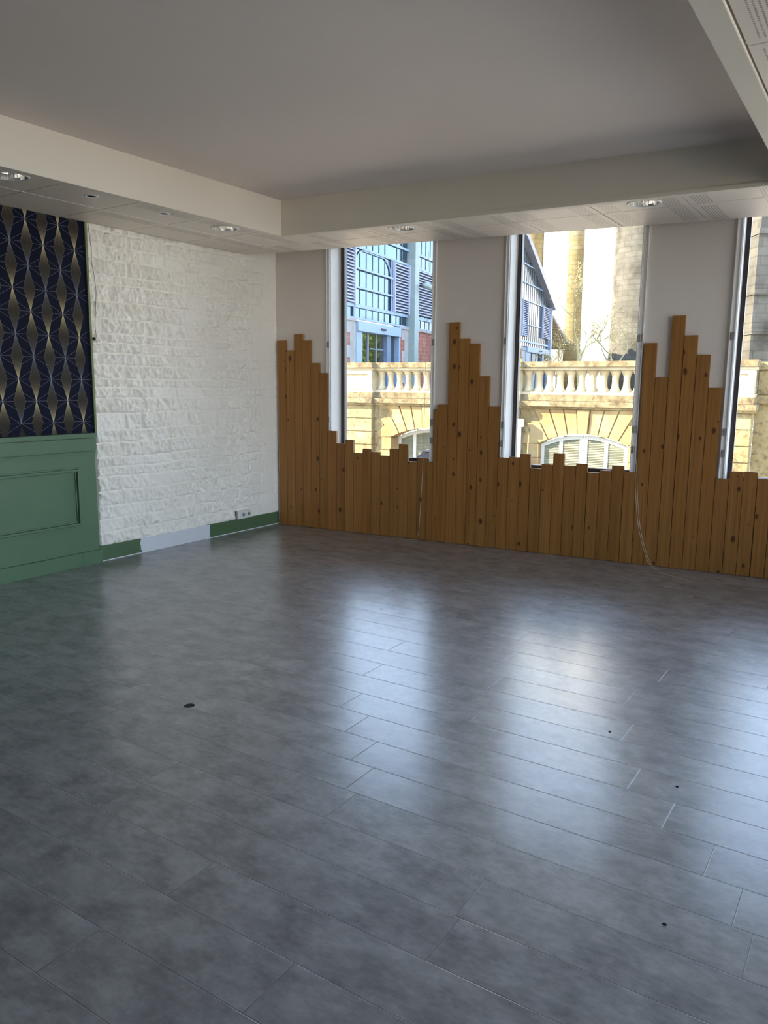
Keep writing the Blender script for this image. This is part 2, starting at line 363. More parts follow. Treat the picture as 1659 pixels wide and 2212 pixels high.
def tube(bm, pts, r, seg=8, cap=True):
    rings = []
    for i, p in enumerate(pts):
        d = (pts[min(i + 1, len(pts) - 1)] - pts[max(i - 1, 0)]).normalized()
        up = Vector((0, 0, 1)) if abs(d.z) < 0.9 else Vector((1, 0, 0))
        u = d.cross(up).normalized(); v = d.cross(u)
        rr_ = r[i] if isinstance(r, (list, tuple)) else r
        rings.append([bm.verts.new(p + u * cos(2 * pi * k_ / seg) * rr_ + v * sin(2 * pi * k_ / seg) * rr_) for k_ in range(seg)])
    for i in range(len(rings) - 1):
        for k_ in range(seg):
            bm.faces.new([rings[i][k_], rings[i][(k_ + 1) % seg], rings[i + 1][(k_ + 1) % seg], rings[i + 1][k_]])
    if cap:
        bm.faces.new(rings[0][::-1]); bm.faces.new(rings[-1])
def lathe(bm, c, prof, seg=24, a0=0, a1=2 * pi, cap=True):
    """prof = [(radius, z)] about vertical axis at c"""
    full = abs(a1 - a0 - 2 * pi) < 1e-6
    cnt = seg if full else seg + 1
    rings = [[bm.verts.new(Vector((c[0] + r * cos(a0 + (a1 - a0) * k_ / seg), c[1] + r * sin(a0 + (a1 - a0) * k_ / seg), c[2] + z))) for k_ in range(cnt)] for r, z in prof]
    for i in range(len(rings) - 1):
        for k_ in range(cnt if full else cnt - 1):
            bm.faces.new([rings[i][k_], rings[i][(k_ + 1) % cnt], rings[i + 1][(k_ + 1) % cnt], rings[i + 1][k_]])
    if cap:
        if prof[0][0] > 1e-4: bm.faces.new(rings[0][::-1])
        if prof[-1][0] > 1e-4: bm.faces.new(rings[-1])
def wpos(o):
    p = Vector(o.location)
    while o.parent:
        o = o.parent; p = p + o.location
    return p
def mk(name, bm, mats, parent=None, smooth=False, origin=None, bevel=0.0, kind=None, label=None):
    bmesh.ops.recalc_face_normals(bm, faces=bm.faces)
    if bevel:
        bmesh.ops.bevel(bm, geom=list(bm.edges), offset=bevel, segments=2, affect='EDGES', clamp_overlap=True)
    lo = Vector((min(v.co.x for v in bm.verts), min(v.co.y for v in bm.verts), min(v.co.z for v in bm.verts)))
    hi = Vector((max(v.co.x for v in bm.verts), max(v.co.y for v in bm.verts), max(v.co.z for v in bm.verts)))
    og = origin if origin is not None else Vector(((lo.x + hi.x) / 2, (lo.y + hi.y) / 2, lo.z))
    bmesh.ops.translate(bm, verts=bm.verts, vec=-og)
    me = bpy.data.meshes.new(name); bm.to_mesh(me); bm.free()
    if smooth:
        for p in me.polygons: p.use_smooth = True
    for mm in (mats if isinstance(mats, (list, tuple)) else [mats]): me.materials.append(MATS[mm])
    o = bpy.data.objects.new(name, me); COL.objects.link(o)
    if parent is not None:
        o.parent = parent; o.location = og - wpos(parent)
    else: o.location = og
    if kind: o['kind'] = kind
    if label: o['label'] = label
    return o
def thing(name, label, cat, loc, group=None, kind=None):
    o = bpy.data.objects.new(name, None); COL.objects.link(o); o.location = loc; o.empty_display_size = 0.1
    if label: o['label'] = label
    if cat: o['category'] = cat
    if group: o['group'] = group
    if kind: o['kind'] = kind
    return o
def tag(o, label, cat, group=None):
    o['label'] = label; o['category'] = cat
    if group: o['group'] = group
    return o
def struct(name, bm, mats, **kw):
    return mk(name, bm, mats, kind='structure', **kw)
def copy_child(o, parent, d):
    c = o.copy(); COL.objects.link(c); c.parent = parent; c.location = o.location + d
    return c

# ================================================================== ROOM SHELL
WIN = [(0.694, 1.827), (2.575, 3.708), (4.450, 5.585)]
SILL, HEAD, DEPTH = 0.735, 2.92, 0.19
ZS, ZC = 2.76, 3.042
XR = 7.0; YR = -12.0
bm = bmesh.new(); box_b(bm, wf, (-0.3, YR - 0.3, -0.12), (XR + 0.3, 0.62, 0.0)); struct('floor', bm, 'vinyl_planks')

# window wall
bm = bmesh.new()
o0, o1 = 0.0, -0.30
edges = [-0.3]
for a, c_ in WIN: edges += [a, c_]
edges += [XR + 0.2]
for i in range(0, len(edges), 2): box_b(bm, B, (edges[i], o0, 0), (edges[i + 1], o1, 3.3))
for a, c_ in WIN:
    box_b(bm, B, (a, o0, 0), (c_, o1, SILL)); box_b(bm, B, (a, o0, HEAD), (c_, o1, 3.3))
struct('wall_back', bm, 'white_wall')

for wi, (a, c_) in enumerate(WIN):
    w = thing('window_%d' % (wi + 1), None, None, B((a + c_) / 2, -DEPTH, SILL), kind='structure')
    # painted reveal lining
    bm = bmesh.new()
    box_b(bm, B, (a, 0.001, SILL), (a + 0.004, -DEPTH, HEAD)); box_b(bm, B, (c_ - 0.004, 0.001, SILL), (c_, -DEPTH, HEAD))
    mk('window_reveal', bm, 'reveal_white', w)
    bm = bmesh.new()
    box_b(bm, B, (a + 0.004, 0.0, SILL - 0.01), (c_ - 0.004, -DEPTH, SILL + 0.012)); mk('window_sill', bm, 'reveal_white', w)
    bm = bmesh.new(); fwid = 0.030
    f0, f1 = -DEPTH, -DEPTH - 0.06
    box_b(bm, B, (a, f0, SILL), (a + fwid, f1, HEAD)); box_b(bm, B, (c_ - fwid, f0, SILL), (c_, f1, HEAD))
    box_b(bm, B, (a + fwid, f0, SILL), (c_ - fwid, f1, SILL + 0.045)); box_b(bm, B, (a + fwid, f0, HEAD - fwid), (c_ - fwid, f1, HEAD))
    # glazing bead
    for x0, x1 in ((a + fwid, a + fwid + 0.008), (c_ - fwid - 0.008, c_ - fwid)): box_b(bm, B, (x0, f0 - 0.012, SILL + 0.045), (x1, f1, HEAD - fwid))
    mk('window_frame', bm, 'frame_brown', w)
    bm = bmesh.new(); box_b(bm, B, (a + fwid, f0 - 0.03, SILL + 0.045), (c_ - fwid, f0 - 0.034, HEAD - fwid)); mk('window_pane', bm, 'window_glass', w)

# left wall: core, wallpaper, painted rubble, trims
bm = bmesh.new(); box_b(bm, wf, (-0.3, YR - 0.3, 0), (-0.045, 0.3, 3.3)); struct('wall_left', bm, 'white_wall')

def rubble():
    """hand-tooled painted stone face of the left wall"""
    y0, y1, z0, z1 = -2.262, -0.0005, 0.0, 3.25
    NY, NZ = 330, 470
    rnd = random.Random(11)
    rows = []; z = 0.0
    while z < z1:
        h = rnd.choice((0.075, 0.085, 0.095, 0.11, 0.125, 0.14)); rows.append((z, z + h)); z += h
    blocks = []
    for (a, c_) in rows:
        y = y0 - rnd.random() * 0.3; r = []
        while y < y1 + 0.1:
            l = rnd.uniform(0.14, 0.42); r.append((y, y + l, rnd.uniform(-0.008, 0.012), rnd.random() * 50, rnd.random())); y += l
        blocks.append(r)
    bm = bmesh.new(); grid = []
    for iz in range(NZ + 1):
        z = z0 + (z1 - z0) * iz / NZ; line = []
        zz = z + 0.012 * noise.noise(Vector((0, 0, z * 2)))
        for iy in range(NY + 1):
            y = y0 + (y1 - y0) * iy / NY
            zw = z + 0.014 * noise.noise(Vector((y * 2.1, z * 1.3, 3.0))) + 0.005 * noise.noise(Vector((y * 11, z * 9, 7.0)))
            ri = 0
            for j, (a, c_) in enumerate(rows):
                if a <= zw < c_: ri = j; break
            a, c_ = rows[ri]
            yw = y + 0.010 * noise.noise(Vector((y * 7, z * 9, 1.0)))
            blk = blocks[ri][-1]
            for q in blocks[ri]:
                if q[0] <= yw < q[1]: blk = q; break
            dz = min(zw - a, c_ - zw); dy = min(yw - blk[0], blk[1] - yw)
            jag = 0.014 + 0.012 * noise.noise(Vector((y * 17, z * 17, 9.0)))
            edge = max(0.0, min(1.0, dz / jag)) * max(0.0, min(1.0, dy / jag))
            edge = edge * edge * (3 - 2 * edge)
            sd = blk[3]
            gouge = noise.noise(Vector((y * 19 + sd, z * 11 + y * 6, sd)))
            g2 = noise.noise(Vector((y * 42 + sd, z * 28, sd + 4)))
            big = noise.noise(Vector((y * 7, z * 7, sd)))
            smooth_block = blk[4] > 0.86 or y > -0.40
            amp = 0.35 if smooth_block else 1.0
            rid = (1 - abs(gouge) * 2.2)
            h = edge * (0.010 + blk[2] * 0.8 + amp * (0.021 * rid + 0.018 * g2) + 0.012 * big)
            h += 0.0025 * noise.noise(Vector((y * 60, z * 60, 0)))
            # the last foot before the corner is plastered smooth and bends outwards
            t_ = max(0.0, min(1.0, (y + 0.34) / 0.20))
            t_ = t_ * t_ * (3 - 2 * t_)
            h = h * (1 - 0.75 * t_) + 0.010 * t_ + 0.12 * max(0, (y + 0.25)) * t_
            if z < 0.14: h = min(h, 0.024)
            line.append(bm.verts.new((h - 0.022, y, z)))
        grid.append(line)
    for iz in range(NZ):
        for iy in range(NY):
            bm.faces.new([grid[iz][iy], grid[iz][iy + 1], grid[iz + 1][iy + 1], grid[iz + 1][iy]])
    # returns so the face has thickness
    for ln in ([grid[i][0] for i in range(NZ + 1)], grid[0], grid[-1]):
        bk = [bm.verts.new((-0.046, v.co.y, v.co.z)) for v in ln]
        for i in range(len(ln) - 1): bm.faces.new([ln[i], ln[i + 1], bk[i + 1], bk[i]])
    o = struct('wall_left_stone', bm, 'painted_rubble', smooth=True)
rubble()

def wallpaper():
    bm = bmesh.new(); ink = bm.loops.layers.color.new('ink'); foil = bm.loops.layers.color.new('foil')
    NAVY = (0.012, 0.032, 0.135); X0 = 0.0
    def face(pts, cols, dx, fl):
        f = bm.faces.new([bm.verts.new((X0 + dx, y, z)) for y, z in pts])
        for lp, c_ in zip(f.loops, cols):
            lp[ink] = (*c_, 1); lp[foil] = (fl, fl, fl, 1)
    ya, yb, za, zb = -12.0, -2.281, 1.07, 3.25
    face([(ya, za), (yb, za), (yb, zb), (ya, zb)], [NAVY] * 4, 0, 0)
    def clipline(p, q):
        (y0_, z0_), (y1_, z1_) = p, q
        if y0_ > y1_: (y0_, z0_), (y1_, z1_) = q, p
        if y0_ > yb: return None
        if y1_ > yb:
            t_ = (yb - y0_) / (y1_ - y0_); y1_, z1_ = yb, z0_ + t_ * (z1_ - z0_)
        return (y0_, z0_), (y1_, z1_)
    def line(p, q, w, c0, c1=None, dx=0.0008, fl=1):
        r = clipline(p, q)
        if not r: return
        if (p[0] > q[0]): c0, c1 = (c1 or c0), c0
        p, q = r
        d = Vector((q[0] - p[0], q[1] - p[1])); 
        if d.length < 1e-5: return
        nrm = Vector((-d.y, d.x)).normalized() * w / 2
        face([(p[0] - nrm.x, p[1] - nrm.y), (q[0] - nrm.x, q[1] - nrm.y), (q[0] + nrm.x, q[1] + nrm.y), (p[0] + nrm.x, p[1] + nrm.y)],
             [c0, c1 or c0, c1 or c0, c0], dx, fl)
    SPC, PIT, HW = 0.1361, 0.3353, 0.047
    GOLD = (0.80, 0.74, 0.56); DIM = (0.105, 0.098, 0.085); BR = (0.92, 0.86, 0.68); THIN = (0.56, 0.58, 0.62)
    for c_ in range(0, 20):
        yc = -2.378 - SPC * c_
        odd = c_ % 2 == 0
        zb0 = 1.188 if odd else 1.358
        flip = odd and c_ in (4, 8, 12, 16)
        for k_ in range(-1, 7):
            zn = zb0 + PIT * k_
            bright = (k_ % 2 == 0) != flip
            zt = zn + PIT; zm = (zn + zt) / 2
            cb_, ct_ = (BR, DIM) if bright else (DIM, BR)
            MID = (0.215, 0.195, 0.17)
            lo_, hi_ = max(zn, za), min(zt, zb)
            if hi_ <= za or lo_ >= zb: continue
            # shaded body of the lozenge (foil hatching reads as a tone)
            segs = 10
            for s_ in range(segs):
                t0, t1 = s_ / segs, (s_ + 1) / segs
                def wd(t): return HW * (2 * t if t < 0.5 else 2 * (1 - t))
                def cl(t):
                    d = t if bright else 1 - t       # distance from the bright tip
                    k2 = max(0.0, 1 - d / 0.42) ** 1.8
                    k3 = max(0.0, 1 - (1 - d) / 0.25)
                    base_ = [MID[i] * (1 - k3 * 0.55) for i in range(3)]
                    return tuple(base_[i] + (GOLD[i] * 0.95 - base_[i]) * k2 for i in range(3))
                z0_, z1_ = zn + PIT * t0, zn + PIT * t1
                if z1_ < za or z0_ > zb: continue
                w0, w1 = max(wd(t0), 0.0012), max(wd(t1), 0.0012)
                rgt0, rgt1 = min(yc + w0, yb), min(yc + w1, yb)
                c0_, c1_ = cl(t0), cl(t1)
                face([(yc - w0, max(z0_, za)), (rgt0, max(z0_, za)), (rgt1, z1_), (yc - w1, z1_)], [c0_, c0_, c1_, c1_], 0.0004, 0.6)
            # foil hatching lines fanning from both tips
            for j in range(-5, 6):
                w_ = HW * j / 5
                a_ = 0.0016 if abs(j) == 5 else 0.0010
                cc = (0.50, 0.47, 0.38) if abs(j) == 5 else (0.36, 0.33, 0.27)
                if zn > za: line((yc, zn), (yc + w_, zm), a_, BR if bright else THIN, cc, 0.0010)
                if zt < zb + 0.2 and zm > za: line((yc + w_, zm), (yc, zt), a_, cc, THIN if bright else BR, 0.0010)
            # rays from the node
            if zn > za + 0.0:
                for sg in (-1, 1):
                    line((yc + sg * 0.002, zn), (yc + sg * (SPC - HW), zn), 0.0015, THIN)
                    for dz in (0.063, -0.063):
                        wn_ = HW * (1 - abs(dz) / (PIT / 2))
                        z2 = zn + dz
                        if z2 > za: line((yc, zn), (yc + sg * (SPC - wn_), z2), 0.0014, THIN)
                    line((yc + sg * (SPC - HW - 0.006), zn), (yc + sg * (SPC - HW + 0.012), min(zn + PIT * 0.5, zb)), 0.0006, (0.08, 0.09, 0.11))
    # thickness of the backing board
    o = mk('wall_left_paper', bm, 'wallpaper', kind='structure')
    bm = bmesh.new(); box_b(bm, wf, (-0.046, ya, za), (-0.0015, yb, zb)); mk('backing_board', bm, 'white_wall', o)
wallpaper()

bm = bmesh.new(); box_b(bm, wf, (-0.04, -2.281, 1.085), (0.012, -2.262, 2.80)); struct('trim_1', bm, 'green_edge')

# green wainscot
wn_ = thing('wainscot_panel', 'sage green moulded wainscot panel along the wall below navy patterned wallpaper', 'wainscot', (0.02, -4.7, 0))
bm = bmesh.new()
YE = -2.300
box_b(bm, wf, (-0.04, -7.0, 0.11), (0.020, YE, 1.062)); mk('panel', bm, 'green_paint', wn_, bevel=0.002)
bm = bmesh.new()
box_b(bm, wf, (-0.04, -7.0, 1.058), (0.056, YE + 0.004, 1.093)); mk('cap_rail', bm, 'green_paint', wn_, bevel=0.004)
bm = bmesh.new()
box_b(bm, wf, (0.016, -7.0, 0.952), (0.044, YE - 0.001, 1.052)); mk('frieze_board', bm, 'green_paint', wn_, bevel=0.002)
bm = bmesh.new()
box_b(bm, wf, (0.016, -7.0, 0.928), (0.040, YE - 0.001, 0.944)); mk('moulding_strip', bm, 'green_paint', wn_, bevel=0.003)
bm = bmesh.new(); box_b(bm, wf, (-0.04, -7.0, 0.0), (0.050, YE + 0.006, 0.114)); mk('skirting', bm, 'green_paint', wn_, bevel=0.003)
bm = bmesh.new(); box_b(bm, wf, (0.0490, -2.486, 0.0), (0.0503, -2.484, 0.112)); mk('skirting_joint', bm, 'black_hole', wn_)
for (pa, pb) in ((-3.92, -2.462), (-5.55, -4.09)):
    bm = bmesh.new()
    for k_, (ins, wdt, hgt) in enumerate(((0.0, 0.010, 0.016), (0.014, 0.016, 0.028), (0.036, 0.007, 0.012))):
        a0, a1, b0, b1 = pa + ins, pb - ins, 0.335 + ins, 0.822 - ins
        X = 0.018
        box_b(bm, wf, (X, a0, b1 - wdt), (X + hgt, a1, b1)); box_b(bm, wf, (X, a0, b0), (X + hgt, a1, b0 + wdt))
        box_b(bm, wf, (X, a0, b0 + wdt), (X + hgt, a0 + wdt, b1 - wdt)); box_b(bm, wf, (X, a1 - wdt, b0 + wdt), (X + hgt, a1, b1 - wdt))
    mk('panel_moulding', bm, 'green_paint', wn_)

bm = bmesh.new()
box_b(bm, wf, (-0.03, -2.293, 0.0), (0.014, -0.583, 0.132)); box_b(bm, wf, (-0.03, -0.581, 0.0), (0.014, 0.0, 0.132))
struct('baseboard_left', bm, 'half_painted_board')

# rear and right walls (right one glazed like the window wall)
bm = bmesh.new(); box_b(bm, wf, (-0.3, YR - 0.3, 0), (XR + 0.3, YR, 3.3)); struct('wall_rear', bm, 'white_wall')
RWIN = [(-6.3, -3.85), (-3.65, -1.2), (-1.0, 0.2)]
bm = bmesh.new(); ye = [YR]
for a, c_ in RWIN: ye += [a, c_]
ye += [0.9]
for i in range(0, len(ye), 2): box_b(bm, wf, (XR, ye[i], 0), (XR + 0.3, ye[i + 1], 3.3))
for a, c_ in RWIN: box_b(bm, wf, (XR, a, 0), (XR + 0.3, c_, 0.12)); box_b(bm, wf, (XR, a, 2.9), (XR + 0.3, c_, 3.3))
struct('wall_right', bm, 'white_wall')
for wi, (a, c_) in enumerate(RWIN):
    w = thing('window_%d' % (wi + 4), None, None, (XR + 0.2, (a + c_) / 2, 0.12), kind='structure')
    bm = bmesh.new()
    box_b(bm, wf, (XR + 0.17, a, 0.12), (XR + 0.23, a + 0.05, 2.9)); box_b(bm, wf, (XR + 0.17, c_ - 0.05, 0.12), (XR + 0.23, c_, 2.9))
    box_b(bm, wf, (XR + 0.17, a + 0.05, 0.12), (XR + 0.23, c_ - 0.05, 0.17)); box_b(bm, wf, (XR + 0.17, a + 0.05, 2.85), (XR + 0.23, c_ - 0.05, 2.9))
    mk('window_frame', bm, 'frame_brown', w)
    bm = bmesh.new(); box_b(bm, wf, (XR + 0.198, a + 0.05, 0.17), (XR + 0.202, c_ - 0.05, 2.85)); mk('window_pane', bm, 'window_glass', w)

# ceiling slab and lowered tile ceiling
bm = bmesh.new(); box_b(bm, wf, (-0.3, YR - 0.3, ZC + 0.22), (XR + 0.3, 0.9, ZC + 0.4))
box_b(bm, wf, (0.95, YR, ZC), (4.88, -0.66, ZC + 0.22))
struct('ceiling', bm, 'ceiling_white')
FYB = lambda x: -1.123 + 0.0728 * x          # back fascia line
EDG = lambda x: min(-0.433 + 0.1435 * x, 0.0768 * x - 0.004)     # tile edge towards the windows
ROW = lambda x: -0.676 + 0.0545 * x
XL, XRF = 1.0, 4.855
# fascias of the recess
bm = bmesh.new()
def quadprism(bm, pts, z0, z1):
    a = [bm.verts.new((x, y, z0)) for x, y in pts]; c_ = [bm.verts.new((x, y, z1)) for x, y in pts]
    bm.faces.new(a[::-1]); bm.faces.new(c_)
    k_ = len(pts)
    for i in range(k_): bm.faces.new([a[i], a[(i + 1) % k_], c_[(i + 1) % k_], c_[i]])
quadprism(bm, [(XL - 0.05, YR), (XL, YR), (XL, FYB(XL)), (XL - 0.05, FYB(XL) + 0.05)], ZS + 0.0, ZC + 0.02)
struct('trim_2', bm, 'fascia_white')
bm = bmesh.new()
quadprism(bm, [(XL, FYB(XL)), (XRF, FYB(XRF)), (XRF, FYB(XRF) + 0.05), (XL, FYB(XL) + 0.05)], ZS, ZC + 0.02)
struct('trim_3', bm, 'fascia_white')
bm = bmesh.new()
quadprism(bm, [(XRF, YR), (XRF + 0.05, YR), (XRF + 0.05, FYB(XRF) + 0.05), (XRF, FYB(XRF))], ZS, ZC + 0.02)
struct('trim_4', bm, 'fascia_white')
bm = bmesh.new()   # bead along the lower edge
bx = 0.012
quadprism(bm, [(XL - 0.055, YR), (XL + bx, YR), (XL + bx, FYB(XL) - bx), (XL - 0.055, FYB(XL) - bx)], ZS - 0.010, ZS + 0.018)
struct('trim_5', bm, 'fascia_white', bevel=0.002)
bm = bmesh.new()
quadprism(bm, [(XL - 0.05, FYB(XL) - bx), (XRF + 0.02, FYB(XRF) - bx), (XRF + 0.02, FYB(XRF) + 0.05), (XL - 0.05, FYB(XL) + 0.05)], ZS - 0.010, ZS + 0.018)
struct('trim_6', bm, 'fascia_white', bevel=0.002)
bm = bmesh.new()
quadprism(bm, [(XRF - bx, YR), (XRF + 0.085, YR), (XRF + 0.085, FYB(XRF) + 0.04), (XRF - bx, FYB(XRF) + 0.04)], ZS - 0.010, ZS + 0.018)
struct('trim_7', bm, 'fascia_white', bevel=0.002)

# tiles
tiles = thing('suspended_tile_ceiling', 'lowered ring of off-white ceiling tiles with perforated bands around the recessed ceiling', 'tile ceiling', (2.5, -0.6, ZS))
LIGHTS = [(0.815, -3.40, 0.100), (0.800, -1.525, 0.100), (2.060, -0.79, 0.100), (3.945, -0.655, 0.100), (0.815, -5.35, 0.100)]
SPOTS = [(0.804, -2.803, 0.028), (0.801, -2.165, 0.028)]
HOLES = [(x, y, r) for x, y, r in LIGHTS + SPOTS]
def inside(p, poly):
    c_ = False; j = len(poly) - 1
    for i in range(len(poly)):
        if (poly[i][1] > p[1]) != (poly[j][1] > p[1]) and p[0] < (poly[j][0] - poly[i][0]) * (p[1] - poly[i][1]) / (poly[j][1] - poly[i][1]) + poly[i][0]: c_ = not c_
        j = i
    return c_
def tile(pts, perf=True):
    cx = sum(p[0] for p in pts) / 4; cy_ = sum(p[1] for p in pts) / 4
    g_ = 0.0045
    q = []
    for (x, y) in pts:
        q.append((x + (g_ if x < cx else -g_), y + (g_ if y < cy_ else -g_)))
    bm = bmesh.new(); zt, zb_ = ZS + 0.012, ZS
    hs = [h for h in HOLES if inside(h, pts)]
    if not hs:
        quadprism(bm, q, zb_, zt)
    else:
        hx, hy, hr = hs[0]; S = 40
        ang = [2 * pi * i / S for i in range(S)] + [math.atan2(y - hy, x - hx) % (2 * pi) for x, y in q]
        ang = sorted(set(round(a, 6) for a in ang))
        inner, outer = [], []
        for a in ang:
            d = (cos(a), sin(a)); best = 1e9
            for i in range(4):
                (x0, y0), (x1, y1) = q[i], q[(i + 1) % 4]
                ex_, ey_ = x1 - x0, y1 - y0; den = d[0] * ey_ - d[1] * ex_
                if abs(den) < 1e-9: continue
                t_ = ((x0 - hx) * ey_ - (y0 - hy) * ex_) / den; u_ = ((x0 - hx) * d[1] - (y0 - hy) * d[0]) / den
                if t_ > 0 and -1e-4 <= u_ <= 1 + 1e-4: best = min(best, t_)
            inner.append((hx + d[0] * hr, hy + d[1] * hr)); outer.append((hx + d[0] * best, hy + d[1] * best))
        K = len(ang)
        vi = [bm.verts.new((*p, zb_)) for p in inner]; vo_ = [bm.verts.new((*p, zb_)) for p in outer]
        ti = [bm.verts.new((*p, zt)) for p in inner]; to = [bm.verts.new((*p, zt)) for p in outer]
        for i in range(K):
            j = (i + 1) % K
            bm.faces.new([vi[i], vi[j], vo_[j], vo_[i]]); bm.faces.new([ti[i], to[i], to[j], ti[j]])
            bm.faces.new([vi[i], ti[i], ti[j], vi[j]]); bm.faces.new([vo_[i], vo_[j], to[j], to[i]])
    # centre the pattern on the full module
    x0 = min(p[0] for p in pts); x1 = max(p[0] for p in pts)
    ogx = x0 + 0.3085 if x1 - x0 > 0.45 and x0 > 0.4 else (x1 - 0.3085)
    y0 = min(p[1] for p in pts); y1 = max(p[1] for p in pts)
    mk('ceiling_tile', bm, 'tile_perforated' if perf else 'tile_plain', tiles, origin=Vector((ogx, (y0 + y1) / 2, ZS)))
XG = [0.003, 0.505, 1.122, 1.740, 2.357, 2.975, 3.592, 4.209, 4.826, 5.443, 6.06, 6.68, XR - 0.003]
# left band, two columns
ys = [-11.75, -11.13, -10.52, -9.90, -9.28, -8.67, -8.05, -7.43, -6.82, -6.20, -5.58, -4.966, -4.349, -3.732, -3.115, -2.498, -1.868, -1.25]
for i in range(len(ys) - 1):
    pf = ys[i] > -2.6 or ys[i] < -4
    tile([(XG[0], ys[i]), (XG[1], ys[i]), (XG[1], ys[i + 1]), (XG[0], ys[i + 1])], pf)
    tile([(XG[1], ys[i]), (XL - 0.052, ys[i]), (XL - 0.052, ys[i + 1]), (XG[1], ys[i + 1])], pf)
tile([(XG[0], -1.25), (XG[1], -1.25), (XG[1], ROW(XG[1])), (XG[0], ROW(XG[0]))])
tile([(XG[1], -1.25), (XL - 0.052, -1.25), (XL - 0.052, ROW(XL)), (XG[1], ROW(XG[1]))])
for i in range(len(XG) - 1):
    a, c_ = XG[i], XG[i + 1]
    tile([(a, ROW(a)), (c_, ROW(c_)), (c_, EDG(c_)), (a, EDG(a))], i >= 1)
    if i >= 2: tile([(a, FYB(a) + 0.05), (c_, FYB(c_) + 0.05), (c_, ROW(c_)), (a, ROW(a))])
    elif i == 1: tile([(XL - 0.052, FYB(XL) + 0.05), (c_, FYB(c_) + 0.05), (c_, ROW(c_)), (XL - 0.052, ROW(XL))], False)
# right band
yr = [FYB(5) - 0.0 + 0.055] + [-1.157, -1.774, -2.392, -3.009, -3.626, -4.244, -4.861, -5.478, -6.096, -6.713, -7.33, -7.95, -8.57, -9.2, -9.8, -10.4, -11.0, -11.9]
xrr = [XRF + 0.09, 5.443, 6.06, 6.68, XR - 0.003]
for i in range(len(xrr) - 1):
    for j in range(len(yr) - 1):
        y1_ = FYB(xrr[i]) + 0.05 if j == 0 else yr[j]; y2_ = FYB(xrr[i + 1]) + 0.05 if j == 0 else yr[j]
        tile([(xrr[i], yr[j + 1]), (xrr[i + 1], yr[j + 1]), (xrr[i + 1], y2_), (xrr[i], y1_)])
bm = bmesh.new()     # carrier grid above the tiles, its white edge shows in the joints and at the window side
g0 = ZS + 0.0125
for y in ys + [-0.65]: box_b(bm, wf, (0.0, y - 0.012, g0), (XL - 0.06, y + 0.012, g0 + 0.03))
box_b(bm, wf, (XG[1] - 0.012, YR, g0 + 0.001), (XG[1] + 0.012, -0.38, g0 + 0.03))
quadprism(bm, [(0.0, EDG(0) - 0.03), (6.3, EDG(6.3) - 0.03), (6.3, EDG(6.3)), (0.0, EDG(0))], g0 + 0.002, g0 + 0.04)
quadprism(bm, [(0.0, ROW(0) - 0.012), (XR, ROW(XR) - 0.012), (XR, ROW(XR) + 0.012), (0.0, ROW(0) + 0.012)], g0, g0 + 0.03)
for x in XG[2:-1]: box_b(bm, wf, (x - 0.012, FYB(x) + 0.05, g0 + 0.001), (x + 0.012, EDG(x) - 0.02, g0 + 0.03))
for y in yr[1:-1]: box_b(bm, wf, (XRF + 0.07, y - 0.012, g0), (XR, y + 0.012, g0 + 0.03))
box_b(bm, wf, (XG[1] - 0.0025, YR, ZS - 0.001), (XG[1] + 0.0025, -0.70, g0 + 0.005))
mk('carrier_grid', bm, 'rail_white', tiles)

# recessed downlights
dl_labels = ['chrome recessed downlight cut by the left photo edge, above the navy wallpaper',
             'round chrome recessed downlight in the tile above the white stone wall',
             'chrome recessed downlight in the tiles before the window nearest the stone wall',
             'chrome recessed downlight above and left of the middle pine skyline, rightmost in the photo']
def downlight(x, y, label):
    r = thing('recessed_downlight', label, 'ceiling light', (x, y, ZS), 'round chrome downlights in the lowered ceiling')
    bm = bmesh.new(); lathe(bm, (x, y, ZS), [(0.097, 0.012), (0.097, -0.003), (0.103, -0.006), (0.114, -0.006), (0.119, -0.001), (0.119, 0.0)], 40, cap=False); mk('trim_ring', bm, 'plastic_white', r, smooth=True)
    bm = bmesh.new()
    S = 64; prof = [(0.097, -0.002), (0.094, 0.03), (0.088, 0.06), (0.078, 0.085), (0.055, 0.10), (0.03, 0.105)]
    rings = [[bm.verts.new((x + (rr_ + (0.004 if (k_ // 4) % 2 else -0.004) * (rr_ / 0.096)) * cos(2 * pi * k_ / S), y + (rr_ + (0.004 if (k_ // 4) % 2 else -0.004) * (rr_ / 0.096)) * sin(2 * pi * k_ / S), ZS + z)) for k_ in range(S)] for rr_, z in prof]
    for i in range(len(rings) - 1):
        for k_ in range(S): bm.faces.new([rings[i][k_], rings[i][(k_ + 1) % S], rings[i + 1][(k_ + 1) % S], rings[i + 1][k_]])
    mk('reflector', bm, 'chrome', r)
    bm = bmesh.new(); lathe(bm, (x, y, ZS), [(0.0, 0.045), (0.012, 0.047), (0.016, 0.06), (0.016, 0.105), (0.03, 0.107), (0.03, 0.112)], 16); mk('bulb', bm, 'lamp_white', r, smooth=True)
for (x, y, _), lb in zip(LIGHTS, dl_labels): downlight(x, y, lb)
for (x, y, _), lb in zip(SPOTS, ['small round black-centred ceiling spot above the navy wallpaper', 'small round black-centred ceiling spot above the white stone wall']):
    r = thing('recessed_spot', lb, 'ceiling spot', (x, y, ZS), 'small recessed ceiling spots')
    bm = bmesh.new(); lathe(bm, (x, y, ZS), [(0.030, 0.012), (0.030, -0.002), (0.034, -0.005), (0.046, -0.004), (0.050, 0.0)], 32, cap=False); mk('trim_ring', bm, 'rail_white', r, smooth=True)
    bm = bmesh.new(); lathe(bm, (x, y, ZS), [(0.0, -0.0015), (0.0295, -0.0015), (0.0295, 0.01), (0.0, 0.01)], 24, cap=False); mk('lens', bm, 'black_hole', r)

